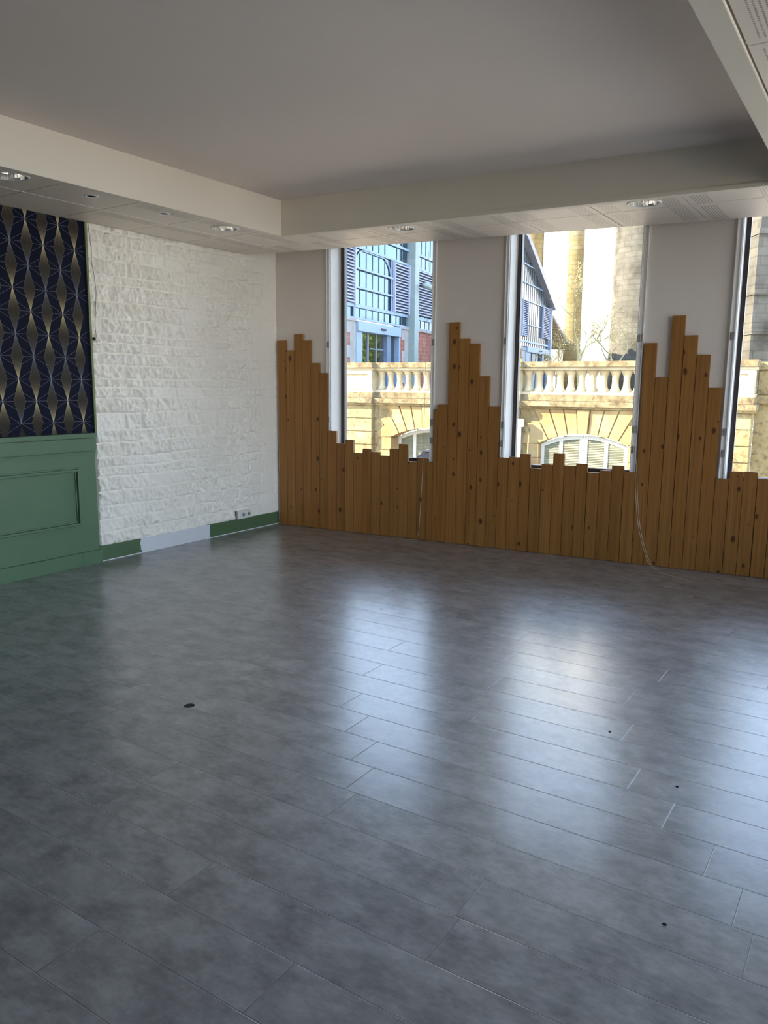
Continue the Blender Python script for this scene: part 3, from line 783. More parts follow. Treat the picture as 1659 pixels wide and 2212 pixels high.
# ================================================================== PINE CLADDING
clad = thing('pine_cladding', 'knotty vertical pine boards cut to a skyline, covering the wall under and between the windows', 'wall cladding', B(2.4, 0.012, 0))
TOPS = [1.952, 1.848, 2.013, 1.946, 1.717, 1.616, 1.032, 0.907, 0.950, 0.820, 0.868, 0.840, 0.808, 0.882, 0.934, 0.765, 0.810, 0.776, 1.276, 1.323,
        2.077, 1.927, 1.881, 1.589, 1.315, 0.851, 0.863, 0.899, 0.773, 0.815, 0.916, 0.815, 0.837, 0.765, 0.789, 0.836, 0.788,
        1.859, 1.582, 2.071, 1.913, 1.761, 1.501, 0.777, 0.842, 0.845, 0.797, 0.83, 0.79, 0.86, 0.80, 0.82, 0.90, 0.81, 1.3, 1.6, 1.9, 2.02, 1.8, 1.5, 1.3]
rb = random.Random(3)
PB = 0.1032
k_ = 0
for i, zt in enumerate(TOPS):
    kk = i if i < 18 else i - 1
    s0 = 0.054 + PB * kk; s1 = s0 + PB
    if i == 17: s1 = 1.866
    if i == 18: s0 = 1.866
    lean = rb.uniform(-0.0012, 0.0012); th = 0.030 + rb.uniform(-0.002, 0.003)
    bm = bmesh.new(); box_b(bm, B, (s0 + 0.0011, 0.0, 0.002), (s1 - 0.0011, th, zt))
    o = mk('board', bm, 'pine', clad, bevel=0.0022)

# ================================================================== BLIND RAILS, CORDS
def rail(s0, s1, zb_, label):
    r = thing('blind_guide_rail', label, 'blind rail', B((s0 + s1) / 2, 0.01, zb_), 'white blind guide rails beside the windows')
    bm = bmesh.new()
    box_b(bm, B, (s0, 0, zb_), (s1, 0.015, 2.86)); box_b(bm, B, (s0, 0.006, zb_), (s0 + 0.006, 0.022, 2.86)); box_b(bm, B, (s1 - 0.006, 0.006, zb_), (s1, 0.022, 2.86))
    mk('channel', bm, 'rail_white', r)
    for zc in (1.90, 1.15, 0.98):
        if zc < zb_ + 0.05: continue
        bm = bmesh.new(); box_b(bm, B, (s0 + 0.010, 0.004, zc - 0.03), (s1 - 0.004, 0.026, zc + 0.03)); mk('clip', bm, 'clip_grey', r)
rail(0.650, 0.692, 1.034, 'white blind rail on the left of the first window from the stone wall')
rail(1.828, 1.864, 0.779, 'white blind rail on the right of the first window from the stone wall')
rail(2.541, 2.574, 0.853, 'white blind rail on the left of the middle window')
rail(3.709, 3.756, 0.790, 'white blind rail on the right of the middle window')
rail(4.408, 4.449, 0.779, 'white blind rail on the left of the window cut by the right photo edge')
def smoothpts(p, k_=8):
    out = []
    for i in range(len(p) - 1):
        a, b_, c_, d = p[max(i - 1, 0)], p[i], p[i + 1], p[min(i + 2, len(p) - 1)]
        for j in range(k_):
            t_ = j / k_
            out.append(0.5 * ((2 * b_) + (-a + c_) * t_ + (2 * a - 5 * b_ + 4 * c_ - d) * t_ * t_ + (-a + 3 * b_ - 3 * c_ + d) * t_ ** 3))
    out.append(p[-1]); return out
def cord(pts, label, r=0.0016):
    bm = bmesh.new(); tube(bm, smoothpts(pts), r, 6)
    return tag(mk('hanging_cord', bm, 'cord_white', None, smooth=True), label, 'cord', 'hanging blind cords')
cord([B(1.80, 0.05, 2.72), B(1.790, 0.05, 1.8), B(1.778, 0.05, 0.85), B(1.757, 0.055, 0.31), B(1.742, 0.06, 0.06), B(1.70, 0.075, 0.004), B(1.62, 0.085, 0.003)], 'thin pale cord hanging down over the boards by the first window from the stone wall')
c2 = thing('hanging_cord', 'pale double cord hanging by the middle window and trailing onto the floor', 'cord', B(3.74, 0.05, 0), 'hanging blind cords')
for dd, de in ((0.0, 0.0), (0.014, 0.02)):
    bm = bmesh.new()
    tube(bm, smoothpts([B(3.727 + dd, 0.05, 2.72), B(3.730 + dd, 0.05, 1.26), B(3.765 + dd, 0.05, 0.75), B(3.812 + dd, 0.055, 0.36), B(3.90 + dd, 0.09, 0.09), B(3.98 + de, 0.17, 0.006), B(4.10 + de, 0.30, 0.003), B(4.28, 0.40, 0.003)]), 0.0016, 6)
    mk('strand', bm, 'cord_white', c2, smooth=True)

# ================================================================== SMALL THINGS ON THE LEFT WALL AND FLOOR
bm = bmesh.new()
tube(bm, smoothpts([Vector((0.02, y, z)) for y, z in ((-2.255, 2.76), (-2.250, 2.69), (-2.236, 2.55), (-2.240, 2.46), (-2.224, 2.375), (-2.212, 2.25), (-2.214, 2.19), (-2.228, 2.05), (-2.236, 1.95), (-2.228, 1.86))]), 0.0022, 6)
r = thing('loose_wire', 'loose thin wire ending in a small connector, hanging beside the wallpaper on the stone wall', 'wire', (0.02, -2.24, 1.82))
mk('cable', bm, 'wire_brown', r, smooth=True)
bm = bmesh.new(); box_b(bm, wf, (0.008, -2.262, 1.842), (0.030, -2.244, 1.866)); mk('junction_stub', bm, 'black_hole', r, bevel=0.002)
bm = bmesh.new(); box_b(bm, wf, (0.012, -2.243, 1.838), (0.030, -2.226, 1.862)); box_b(bm, wf, (0.014, -2.230, 1.822), (0.028, -2.219, 1.842)); mk('terminal_block', bm, 'plastic_white', r, bevel=0.003)

r = thing('wall_socket', 'white double wall socket sitting on the green baseboard at the stone wall', 'socket', (0.02, -0.57, 0.135))
bm = bmesh.new(); box_b(bm, wf, (-0.01, -0.648, 0.134), (0.030, -0.452, 0.216)); mk('back_box', bm, 'plastic_white', r, bevel=0.004)
for yc in (-0.571, -0.492):
    bm = bmesh.new(); box_b(bm, wf, (0.029, yc - 0.038, 0.137), (0.038, yc + 0.038, 0.213)); pl = mk('socket_plate', bm, 'plastic_white', r, bevel=0.003)
    bm = bmesh.new(); S = 24
    tube(bm, [Vector((0.0375, yc, 0.175)), Vector((0.0392, yc, 0.175))], 0.021, S); mk('socket_well', bm, 'clip_grey', pl)
    bm = bmesh.new()
    for dy in (-0.0095, 0.0095): tube(bm, [Vector((0.039, yc + dy, 0.175)), Vector((0.0396, yc + dy, 0.175))], 0.004, 10)
    mk('pin_hole', bm, 'black_hole', pl)
bm = bmesh.new(); box_b(bm, wf, (0.012, -0.667, 0.134), (0.022, -0.657, 0.225)); mk('conduit', bm, 'wire_brown', r)

r = thing('floor_outlet_hole', 'small round black hole in the grey floor with a thin rim', 'floor hole', (2.885, -3.971, 0))
bm = bmesh.new(); lathe(bm, (2.885, -3.971, 0.0), [(0.0, 0.0012), (0.026, 0.0012), (0.026, 0.0)], 32, cap=False); mk('opening', bm, 'black_hole', r)
bm = bmesh.new(); lathe(bm, (2.885, -3.971, 0.0), [(0.026, 0.0), (0.026, 0.002), (0.030, 0.0016), (0.031, 0.0)], 32, cap=False); mk('rim', bm, 'clip_grey', r)

for (x_, y_, r_) in ((2.75, -2.12, 0.004), (4.62, -3.13, 0.004), (4.98, -3.46, 0.004), (5.13, -4.28, 0.0045)):
    bm = bmesh.new(); bmesh.ops.create_icosphere(bm, subdivisions=2, radius=r_)
    for v_ in bm.verts: v_.co = Vector((v_.co.x * 1.5 + x_, v_.co.y + y_, max(0.0, v_.co.z * 0.6 + r_ * 0.5)))
    tag(mk('grit_crumb', bm, 'black_hole'), 'tiny dark crumb of grit lying on the grey plank floor', 'crumb', 'dark crumbs on the floor')

# ================================================================== TOWN OUTSIDE
ZST = -1.70
bm = bmesh.new(); box_b(bm, B, (-60, -0.31, ZST - 0.2), (70, -12.3, ZST))
box_b(bm, wf, (XR + 0.3, -60, ZST - 0.2), (70, 0.2, ZST)); struct('street', bm, 'asphalt')
ZT = 1.15
bm = bmesh.new(); box_b(bm, B, (-60, -12.9, ZT - 0.3), (6.0, -110, ZT)); box_b(bm, B, (6.0, -22, ZT - 0.3), (80, -110, ZT)); struct('terrace_ground', bm, 'gravel')

# terrace wall with balustrade, arches
D = -12.1
def T(s, o, z): return B(s, D + o, z)
tw = thing('terrace_wall', 'sunlit limestone terrace wall with arches, cornice and balustrade across the street', 'terrace wall', T(-1.9, 0, ZST))
PIERS = [(-14.6, -13.9), (-10.6, -9.7), (-7.05, -5.62), (-2.35, -1.41), (1.79, 2.69), (3.2, 3.88)]
BAYS = [(-9.7, -7.05, None), (-5.62, -2.35, -3.985), (-1.41, 1.79, 0.19)]
HWA, ZSPR, ZAPX = 1.09, 0.10, 0.36
def arch_z(dx): # segmental intrados
    rise = ZAPX - ZSPR; Rr = (HWA * HWA + rise * rise) / (2 * rise)
    return ZAPX - Rr + sqrt(max(0, Rr * Rr - dx * dx))
gap = 0.011
bm = bmesh.new()
box_b(bm, T, (-15, -0.62, ZST), (-7.0, -0.45, 1.15))
for (a, c_, ac) in BAYS:
    if ac is None: box_b(bm, T, (a, -0.62, ZST), (c_, -0.3, 1.15)); continue
    box_b(bm, T, (a - 0.1, -0.62, ZST), (ac - HWA - 0.02, -0.02, 1.0)); box_b(bm, T, (ac + HWA + 0.02, -0.62, ZST), (c_ + 0.1, -0.02, 1.0))
    # spandrel behind the voussoirs
    n_ = 16
    for i in range(n_):
        x0, x1 = -HWA - 0.02 + (2 * HWA + 0.04) * i / n_, -HWA - 0.02 + (2 * HWA + 0.04) * (i + 1) / n_
        prism(bm, T, [(ac + x0, arch_z(min(HWA, abs(x0))) + 0.015), (ac + x1, arch_z(min(HWA, abs(x1))) + 0.015), (ac + x1, 1.0), (ac + x0, 1.0)], -0.62, -0.02)
mk('wall_core', bm, 'terrace_stone', tw)
bm = bmesh.new()
rows = [ZST]; z = 0.955 - 0.36
zz = [0.955]
while zz[-1] > ZST: zz.append(zz[-1] - 0.362)
for (a, c_, ac) in BAYS:
    for i in range(len(zz) - 1):
        z1, z0 = zz[i], max(zz[i + 1], ZST)
        if ac is None: spans = [(a, c_)]
        else:
            # coursing stops at the stepped ends of the voussoirs
            lim = HWA + (0.26 if i % 2 else 0.42) if z0 > -0.3 else HWA + (0.0)
            spans = [(a, ac - lim), (ac + lim, c_)]
        for (u0, u1) in spans:
            if u1 - u0 < 0.05: continue
            m_ = max(1, round((u1 - u0) / 0.75)); sh = 0.15 if i % 2 else -0.15
            for j in range(m_):
                b0 = u0 + (u1 - u0) * j / m_ + (sh if j else 0); b1 = u0 + (u1 - u0) * (j + 1) / m_ + (sh if j < m_ - 1 else 0)
                box_b(bm, T, (b0 + gap / 2, -0.03, z0 + gap), (b1 - gap / 2, 0.0, z1 - gap))
mk('ashlar_blocks', bm, 'terrace_stone', tw, bevel=0.006)
# voussoirs
for (a, c_, ac) in BAYS:
    if ac is None: continue
    bm = bmesh.new(); NV = 9; zc0 = -1.35
    for i in range(NV):
        def xa(q): return -HWA - 0.0 + 2 * HWA * q / NV
        x0, x1 = xa(i) + gap, xa(i + 1) - gap
        def ray_(x, zt):
            zi = arch_z(min(HWA, abs(x))); t_ = (zt - zi) / (zi - zc0)
            return x + x * t_
        zt = 0.945 if 0 < i < NV - 1 else 0.60
        prj = 0.02 if i != NV // 2 else 0.07
        pts = [(ac + x0, arch_z(abs(x0))), (ac + (x0 + x1) / 2, arch_z(abs((x0 + x1) / 2))), (ac + x1, arch_z(abs(x1))), (ac + ray_(x1, zt), zt), (ac + ray_(x0, zt), zt)]
        prism(bm, T, pts, -0.5, prj)
    for sg in (-1, 1):   # springer blocks
        x0 = HWA + gap
        prism(bm, T, sorted([(ac + sg * x0, ZSPR + 0.0), (ac + sg * (x0 + 0.42), ZSPR - 0.02)]) + sorted([(ac + sg * (x0 + 0.42), 0.24), (ac + sg * (x0 + 0.10), 0.50)], reverse=True), -0.3, 0.015)
        for q in range(5):
            zt_ = 0.085 - 0.362 * q
            if zt_ - 0.35 < ZST: break
            box_b(bm, T, tuple(v_ for v_ in (min(ac + sg * HWA, ac + sg * (HWA + 0.3 + 0.16 * (q % 2))), -0.5, zt_ - 0.345)), (max(ac + sg * HWA, ac + sg * (HWA + 0.3 + 0.16 * (q % 2))), 0.02, zt_))
    mk('arch_stones', bm, 'arch_stone', tw, bevel=0.006)
# piers
for (a, c_) in PIERS:
    bm = bmesh.new()
    box_b(bm, T, (a + 0.01, -0.6, ZST), (c_ - 0.01, 0.13, 1.0))
    for i in range(len(zz) - 1):
        box_b(bm, T, (a, -0.61, max(zz[i + 1], ZST) + gap), (c_, 0.16, zz[i] - gap))
    mk('pier', bm, 'terrace_stone', tw, bevel=0.006)
# cornice + plinth courses + cap, stepping out over the piers
def course(name, z0, z1, out, mat, back=-0.62, ends=(-15.0, 3.88)):
    bm = bmesh.new()
    box_b(bm, T, (ends[0], back, z0), (ends[1] + out * 0.5, out, z1))
    for (a, c_) in PIERS: box_b(bm, T, (a - 0.03 - out * 0.35, back - 0.004, z0 - 0.001), (c_ + 0.03 + out * 0.35, out + 0.15, z1 + 0.001))
    mk(name, bm, mat, tw, bevel=0.008)
course('cornice_moulding', 0.955, 1.02, 0.07, 'terrace_stone')
course('cornice', 1.015, 1.145, 0.18, 'weathered_stone')
course('plinth_course', 1.145, 1.30, 0.03, 'weathered_stone')
course('balustrade_base', 1.295, 1.372, 0.0, 'baluster_stone', back=-0.42)
course('cap_moulding', 1.893, 1.97, 0.01, 'baluster_stone', back=-0.40)
course('cap_rail', 1.965, 2.105, 0.08, 'weathered_stone', back=-0.46)
for (a, c_) in PIERS:
    bm = bmesh.new()
    box_b(bm, T, (a, -0.40, 1.37), (c_, 0.10, 1.895))
    # raised frame around a sunk panel
    for q in ((a, 1.37, a + 0.14, 1.895), (c_ - 0.14, 1.37, c_, 1.895), (a + 0.14, 1.37, c_ - 0.14, 1.47), (a + 0.14, 1.80, c_ - 0.14, 1.895)):
        box_b(bm, T, (q[0], 0.10, q[1]), (q[2], 0.15, q[3]))
    mk('balustrade_pedestal', bm, 'baluster_stone', tw, bevel=0.005)
def baluster_mesh(c):
    bm = bmesh.new()
    pr = [(0.118, 0.03), (0.112, 0.05), (0.085, 0.075), (0.070, 0.10), (0.082, 0.15), (0.092, 0.20), (0.088, 0.25), (0.070, 0.33), (0.058, 0.38), (0.064, 0.42), (0.090, 0.45), (0.115, 0.475), (0.118, 0.495)]
    pr = [(0.128, 0.03), (0.122, 0.055), (0.104, 0.085), (0.086, 0.13), (0.077, 0.20), (0.074, 0.27), (0.078, 0.35), (0.096, 0.42), (0.118, 0.455), (0.128, 0.485), (0.128, 0.495)]
    lathe(bm, c, pr, 16)
    x, y, z = c
    for z0, z1 in ((0, 0.032), (0.49, 0.525)):
        box_b(bm, lambda s, o, zz_: Vector((x, y, z)) + DB * s - NB * o + Vector((0, 0, zz_)), (-0.125, -0.125, z0), (0.125, 0.125, z1))
    return bm
b0 = None; b0s = 0
BAL = []
for (a, c_, _x) in BAYS:
    n_ = int(round((c_ - a) / 0.2695)); 
    ph = (c_ - a) / n_
    for i in range(n_): BAL.append(a + ph * (i + 0.5))
for s_ in BAL:
    if b0 is None:
        b0 = mk('baluster', baluster_mesh(T(s_, -0.19, 1.371)), 'baluster_stone', tw, smooth=False); b0s = s_
        for p in b0.data.polygons: p.use_smooth = len(p.vertices) == 4 and abs(p.normal.z) < 0.9
    else:
        copy_child(b0, tw, DB * (s_ - b0s))
for s_ in (2.83, 3.06):
    copy_child(b0, tw, DB * (s_ - b0s))

# garage doors in the arches
def garage(ac, label, set_):
    r = thing('garage_door', label, 'garage door', T(ac, set_, ZST), 'white louvred double doors under the arches')
    for sg in (-1, 1):
        x_in, x_out = 0.012, HWA - 0.03
        bm = bmesh.new(); fw_ = 0.085; n_ = 10
        def X(v): return ac + sg * v
        def bar(v0, v1, z0, z1, th=0.05):
            box_b(bm, T, (min(X(v0), X(v1)), set_ - 0.0, z0), (max(X(v0), X(v1)), set_ + th, z1))
        bar(x_in, x_in + fw_, ZST + 0.02, arch_z(0.05) - 0.03); bar(x_out - fw_, x_out, ZST + 0.02, arch_z(x_out) - 0.03)
        bar(0.51, 0.60, ZST + 0.02, arch_z(0.55) - 0.05); bar(x_in + fw_, x_out - fw_, ZST + 0.02, ZST + 0.14); bar(x_in + fw_, x_out - fw_, -0.95, -0.85)
        for i in range(n_):
            v0, v1 = x_in + (x_out - x_in) * i / n_, x_in + (x_out - x_in) * (i + 1) / n_
            pts = [(X(v0), arch_z(v0) - 0.03), (X(v1), arch_z(v1) - 0.03), (X(v1), arch_z(v1) - 0.125), (X(v0), arch_z(v0) - 0.125)]
            prism(bm, T, pts, set_, set_ + 0.055)
        leaf = mk('door_leaf', bm, 'door_white', r)
        for (v0, v1) in ((x_in + fw_, 0.51), (0.60, x_out - fw_)):
            bm = bmesh.new(); z = ZST + 0.16; 
            zmax = min(arch_z(v0), arch_z(v1)) - 0.05
            while z < zmax:
                c0, c1 = (min(X(v0), X(v1)), max(X(v0), X(v1)))
                vs = []
                prism(bm, lambda s, o, zz_: T(o, s, zz_), [(set_ + 0.006, z), (set_ + 0.034, z - 0.018), (set_ + 0.034, z - 0.010), (set_ + 0.006, z + 0.030)], c0, c1)
                z += 0.040
            box_b(bm, T, (c0, set_ - 0.005, ZST + 0.1), (c1, set_ + 0.004, zmax + 0.05))
            mk('louvre_panel', bm, 'louvre_cream', leaf)
garage(0.19, 'white louvred double garage door in the arch seen through the middle window', -0.16)
garage(-3.985, 'louvred double garage door deep in the shaded arch seen through the first window', -0.42)

# downpipe with hopper at the pier
r = thing('downpipe', 'white rainwater pipe with a square hopper on the terrace wall pier', 'downpipe', T(-1.36, 0.25, ZST))
bm = bmesh.new(); tube(bm, [T(-1.36, 0.22, ZST + 0.02), T(-1.36, 0.22, 0.50)], 0.065, 16); mk('pipe', bm, 'lamp_white', r, smooth=True)
bm = bmesh.new(); box_b(bm, T, (-1.47, 0.14, 0.50), (-1.25, 0.31, 0.70)); mk('hopper', bm, 'lamp_white', r, bevel=0.01)

# parked car in front of the wall
def car(s0, o0_, label):
    r = thing('parked_car', label, 'car', T(s0 + 2.0, o0_, ZST))
    def C(s, o, z): return T(s0 + s, o0_ + o, ZST + z * 1.19)
    prof = [(0.0, 0.35), (0.02, 0.62), (0.25, 0.80), (1.0, 0.92), (1.25, 0.96), (3.6, 0.98), (3.92, 0.94), (4.0, 0.70), (3.98, 0.32), (3.5, 0.25), (0.5, 0.25)]
    bm = bmesh.new(); prism(bm, C, prof, -0.82, 0.82); mk('body', bm, 'car_black', r, bevel=0.05, smooth=True)
    bm = bmesh.new(); cab = [(1.05, 0.95), (1.65, 1.40), (3.15, 1.42), (3.75, 0.97)]
    a = [bm.verts.new(C(s, -0.78 + (0.14 if z > 1.2 else 0), z)) for s, z in cab]; b_ = [bm.verts.new(C(s, 0.78 - (0.14 if z > 1.2 else 0), z)) for s, z in cab]
    bm.faces.new(a); bm.faces.new(b_[::-1])
    for i in range(4): bm.faces.new([a[i], b_[i], b_[(i + 1) % 4], a[(i + 1) % 4]])
    mk('windows', bm, 'car_glass', r, bevel=0.02)
    bm = bmesh.new(); rf = [(1.60, 1.40), (1.75, 1.455), (2.9, 1.465), (3.2, 1.42)]
    prism(bm, C, rf, -0.66, 0.66); mk('roof', bm, 'car_black', r, bevel=0.02, smooth=True)
    for sx_ in (0.75, 3.2):
        for so in (-0.70, 0.70):
            bm = bmesh.new(); c0 = C(sx_, so - 0.1, 0.272); c1 = C(sx_, so + 0.1, 0.272)
            d = (c1 - c0).normalized(); u = DB
            S = 20
            ra = [bm.verts.new(c0 + (u * cos(2 * pi * i / S) + Vector((0, 0, 1)) * sin(2 * pi * i / S)) * 0.31) for i in range(S)]
            rb_ = [bm.verts.new(c1 + (u * cos(2 * pi * i / S) + Vector((0, 0, 1)) * sin(2 * pi * i / S)) * 0.31) for i in range(S)]
            bm.faces.new(ra); bm.faces.new(rb_[::-1])
            for i in range(S): bm.faces.new([ra[i], rb_[i], rb_[(i + 1) % S], ra[(i + 1) % S]])
            mk('wheel', bm, 'tyre', r)
car(-4.5, 2.0, 'glossy black car parked before the shaded arch seen through the first window')

# stair and handrail at the right end
r = thing('outdoor_stair', 'dark stone steps rising beside the end pier of the terrace', 'stairs', T(5.0, -1.5, ZST))
bm = bmesh.new()
for i in range(18):
    box_b(bm, T, (4.35, -0.4 - 0.34 * i - 0.34, ZST), (7.5, -0.4 - 0.34 * i, ZST + 0.165 * (i + 1)))
mk('steps', bm, 'stair_stone', r)
bm = bmesh.new(); box_b(bm, T, (3.88, -8.0, ZST), (4.35, -0.62, 1.15)); mk('side_wall', bm, 'terrace_stone', r)
bm = bmesh.new(); box_b(bm, T, (3.80, -8.0, 1.15), (4.45, -0.50, 1.35)); box_b(bm, T, (3.90, -8.0, 1.35), (4.30, -0.55, 1.90)); box_b(bm, T, (3.84, -8.0, 1.90), (4.40, -0.50, 2.08)); mk('parapet', bm, 'terrace_stone', r, bevel=0.02)
hr = thing('handrail', 'curved metal handrail along the dark outdoor steps', 'handrail', T(4.5, -0.4, ZST))
bm = bmesh.new()
tube(bm, smoothpts([T(4.50, 0.35, -0.85), T(4.50, 0.1, -0.75), T(4.50, -0.3, -0.60), T(4.50, -2.0, 0.25), T(4.50, -5.5, 2.0)]), 0.035, 8); mk('rail', bm, 'rail_metal', hr, smooth=True)
for o_ in (0.25, -1.6, -3.4):
    bm = bmesh.new(); zt_ = -0.80 if o_ > 0 else (-0.62 + (-0.3 - o_) * 0.5)
    tube(bm, [T(4.50, o_, ZST if o_ > 0 else ZST + 0.165 * max(1, int((-0.4 - o_) / 0.34) + 1)), T(4.50, o_, zt_)], 0.022, 8); mk('post', bm, 'rail_metal', hr)

# ------------------------------------------------------------------ market hall
hall = thing('market_hall', 'glass and iron market hall with blue louvres and red brick base on the terrace', 'market hall', Hl(11, -2, ZT))
ZG = ZT
def hbox(name, mat, lst, parent=hall, bevel=0.0):
    bm = bmesh.new()
    for a, b_ in lst: box_b(bm, Hl, a, b_)
    return mk(name, bm, mat, parent, bevel=bevel)
def rake(t): return min(10.9, 13.75 - abs(t - 15.4) * 0.425)
# base: brick with stone quoins, gaps for the doors
DO = [(-0.15, 3.75), (24.0, 30.35)]
bspans = [(-6.5, DO[0][0]), (DO[0][1], DO[1][0]), (DO[1][1], 30.6)]
hbox('brick_base', 'brick_red', [((a, -0.35, ZG), (c_, 0.0, 3.80)) for a, c_ in bspans if c_ - a > 0.1])
def quoin(x, w, side):
    z = ZG; i = 0; ql = []
    while z < 3.78:
        ww = w + (0.28 if i % 2 else 0)
        a, c_ = (x, x + ww) if side > 0 else (x - ww, x)
        ql.append(((a, -0.36, z), (c_, 0.02, min(z + 0.44, 3.80)))); z += 0.44; i += 1
    hbox('quoin_stack', 'quoin_stone', ql)
quoin(DO[0][0], 0.45, -1); quoin(4.75, 0.42, -1); quoin(5.2, 0.38, 1); quoin(12.6, 0.38, 1); quoin(12.2, 0.4, -1); quoin(20, 0.4, 1); quoin(DO[1][0] - 0.1, 0.7, -1); quoin(30.6, 0.2, -1)
hbox('sill_course', 'quoin_stone', [((a, -0.4, 3.78), (c_, 0.06, 3.88)) for a, c_ in bspans if c_ - a > 0.1])
posts = [-3.0, 4.98, 12.4, 19.8]
for p in posts: hbox('iron_post', 'hall_post', [((p - 0.22, -0.2, ZG), (p + 0.22, 0.28, 9.0))])
# glass skin
bm = bmesh.new()
prism(bm, Hl, [(-6.5, 3.86), (22.6, 3.86), (22.6, rake(22.6)), (22.11, 10.9), (8.7, 10.9), (-6.5, rake(-6.5))], -0.10, -0.075); mk('glazing', bm, 'hall_glass', hall)
bm = bmesh.new()
prism(bm, Hl, [(22.6, 3.86), (30.3, 3.86), (30.3, rake(30.3)), (22.6, rake(22.6))], -0.12, -0.08); mk('gable_glazing', bm, 'hall_glass_gable', hall)
# glazing bars
bars = []
t_ = -6.2
allv = [-0.2 - 0.52 * i for i in range(1, 12)] + [0.34, 0.88, 1.42, 1.97, 2.52] + [3.65 + 0.52 * i for i in range(0, 36)] + [22.4 + 0.52 * i for i in range(0, 15)]
for v_ in allv:
    bars.append(((v_ - 0.016, -0.08, 3.88), (v_ + 0.016, -0.055, rake(v_) - 0.15)))
hbox('glazing_bars', 'hall_steel_dark', bars)
hor = [((-6.5, -0.08, 6.36), (22.6, 0.0, 6.44)), ((-6.5, -0.08, 6.93), (22.6, 0.0, 7.02)), ((-6.5, -0.08, 4.28), (30.3, 0.0, 4.40)), ((-6.5, -0.08, 3.86), (30.3, 0.02, 3.93)),
       ((-0.2, -0.06, 5.63), (3.1, 0.03, 5.70)), ((-0.2, -0.06, 4.96), (3.1, 0.03, 5.03)), ((3.1, -0.08, 7.95), (22.6, 0, 8.02)), ((22.6, -0.08, 6.85), (30.3, 0, 6.92)), ((22.6, -0.08, 7.9), (29.0, 0, 7.97)), ((22.6, -0.08, 9.0), (26.2, 0, 9.07)),
       ((22.6, -0.08, 5.4), (28.2, 0, 5.46))]
hbox('transoms', 'hall_steel', hor)
# arched window surround
bm = bmesh.new()
box_b(bm, Hl, (-0.26, -0.06, 3.9), (-0.14, 0.0, 6.4)); box_b(bm, Hl, (3.05, -0.06, 3.9), (3.17, -0.03, 6.4)); 
def archband(t0, t1, zs, zt, w, o=0.05):
    n_ = 8; rr_ = 0.75
    pts_o = []
    for i in range(n_ + 1):
        a = pi - (pi / 2) * i / n_; pts_o.append((t0 + rr_ + rr_ * cos(a), zt - rr_ + rr_ * sin(a)))
    for i in range(n_ + 1):
        a = pi / 2 - (pi / 2) * i / n_; pts_o.append((t1 - rr_ + rr_ * cos(a), zt - rr_ + rr_ * sin(a)))
    for i in range(len(pts_o) - 1):
        p, q = Vector(pts_o[i]), Vector(pts_o[i + 1]); d = (q - p)
        if d.length < 1e-4: continue
        d.normalize(); nn = Vector((d.y, -d.x)) * w
        prism(bm, Hl, [tuple(p), tuple(q), tuple(q + nn), tuple(p + nn)], -0.05, o)
archband(-0.14, 3.05, 5.6, 6.36, 0.05, -0.03)
mk('arched_surround', bm, 'hall_steel', hall)
# louvres: dark backing + light blades
def louv(t0, t1, z0, z1):
    bk = hbox('louvre_frame', 'louvre_dark', [((t0, -0.07, z0), (t1, -0.02, z1))])
    bm = bmesh.new(); z = z0 + 0.05
    while z < z1 - 0.02:
        prism(bm, lambda s, o, zz_: Hl(o, s, zz_), [(-0.02, z + 0.045), (0.07, z - 0.02), (0.07, z + 0.0), (-0.02, z + 0.065)], t0 + 0.03, t1 - 0.03)
        z += 0.112
    box_b(bm, Hl, (t0, -0.03, z0 - 0.02), (t0 + 0.06, 0.09, z1 + 0.02)); box_b(bm, Hl, (t1 - 0.06, -0.03, z0 - 0.02), (t1, 0.09, z1 + 0.02))
    mk('louvre_blades', bm, 'louvre_light', bk)
for (t0, t1, z0, z1) in ((-1.75, -0.26, 4.40, 6.36), (3.18, 4.72, 4.42, 6.36), (5.22, 7.6, 4.45, 6.42), (22.8, 24.15, 4.65, 6.85), (28.2, 30.25, 4.78, 6.95)): louv(t0, t1, z0, z1)
# inside floor of the hall is the terrace; doors
for (a, c_, ztop, lb) in ((-0.15, 3.75, 3.80, 'a'), (24.0, 30.35, 4.05, 'b')):
    d = thing('automatic_door', 'blue framed automatic glass door of the market hall, nearer of the two' if lb == 'a' else 'blue framed automatic glass door at the far gable end of the market hall', 'door', Hl((a + c_) / 2, 0, ZG), 'automatic doors of the market hall')
    wv = c_ - a
    bm = bmesh.new()
    box_b(bm, Hl, (a, -0.25, ztop - 0.36), (c_, 0.12, ztop)); box_b(bm, Hl, (a, -0.3, ZG), (a + wv * 0.13, 0.04, ztop - 0.36)); box_b(bm, Hl, (c_ - wv * 0.035, -0.3, ZG), (c_, 0.08, ztop - 0.36))
    mk('door_frame', bm, 'hall_steel', d)
    bm = bmesh.new()
    for u in (0.325, 0.515, 0.71): box_b(bm, Hl, (a + wv * u - (0.055 if u < 0.5 else 0.03), -0.16, ZG), (a + wv * u + (0.055 if u < 0.5 else 0.03), -0.10, ztop - 0.36))
    box_b(bm, Hl, (a + wv * 0.70, -0.2, ZG), (a + wv * 0.79, 0.02, ztop - 0.36))
    for zz_ in (2.2, 2.85): box_b(bm, Hl, (a + wv * 0.37, -0.16, zz_), (a + wv * 0.70, -0.11, zz_ + 0.04))
    mk('mullions', bm, 'hall_steel_dark', d)
    bm = bmesh.new(); box_b(bm, Hl, (a + wv * 0.13, -0.14, ZG), (c_ - wv * 0.035, -0.13, ztop - 0.36)); mk('door_pane', bm, 'door_glass', d)
    bm = bmesh.new(); box_b(bm, Hl, (a + wv * 0.50, 0.12, ztop - 0.22), (a + wv * 0.60, 0.18, ztop - 0.16)); mk('sensor', bm, 'tyre', d)
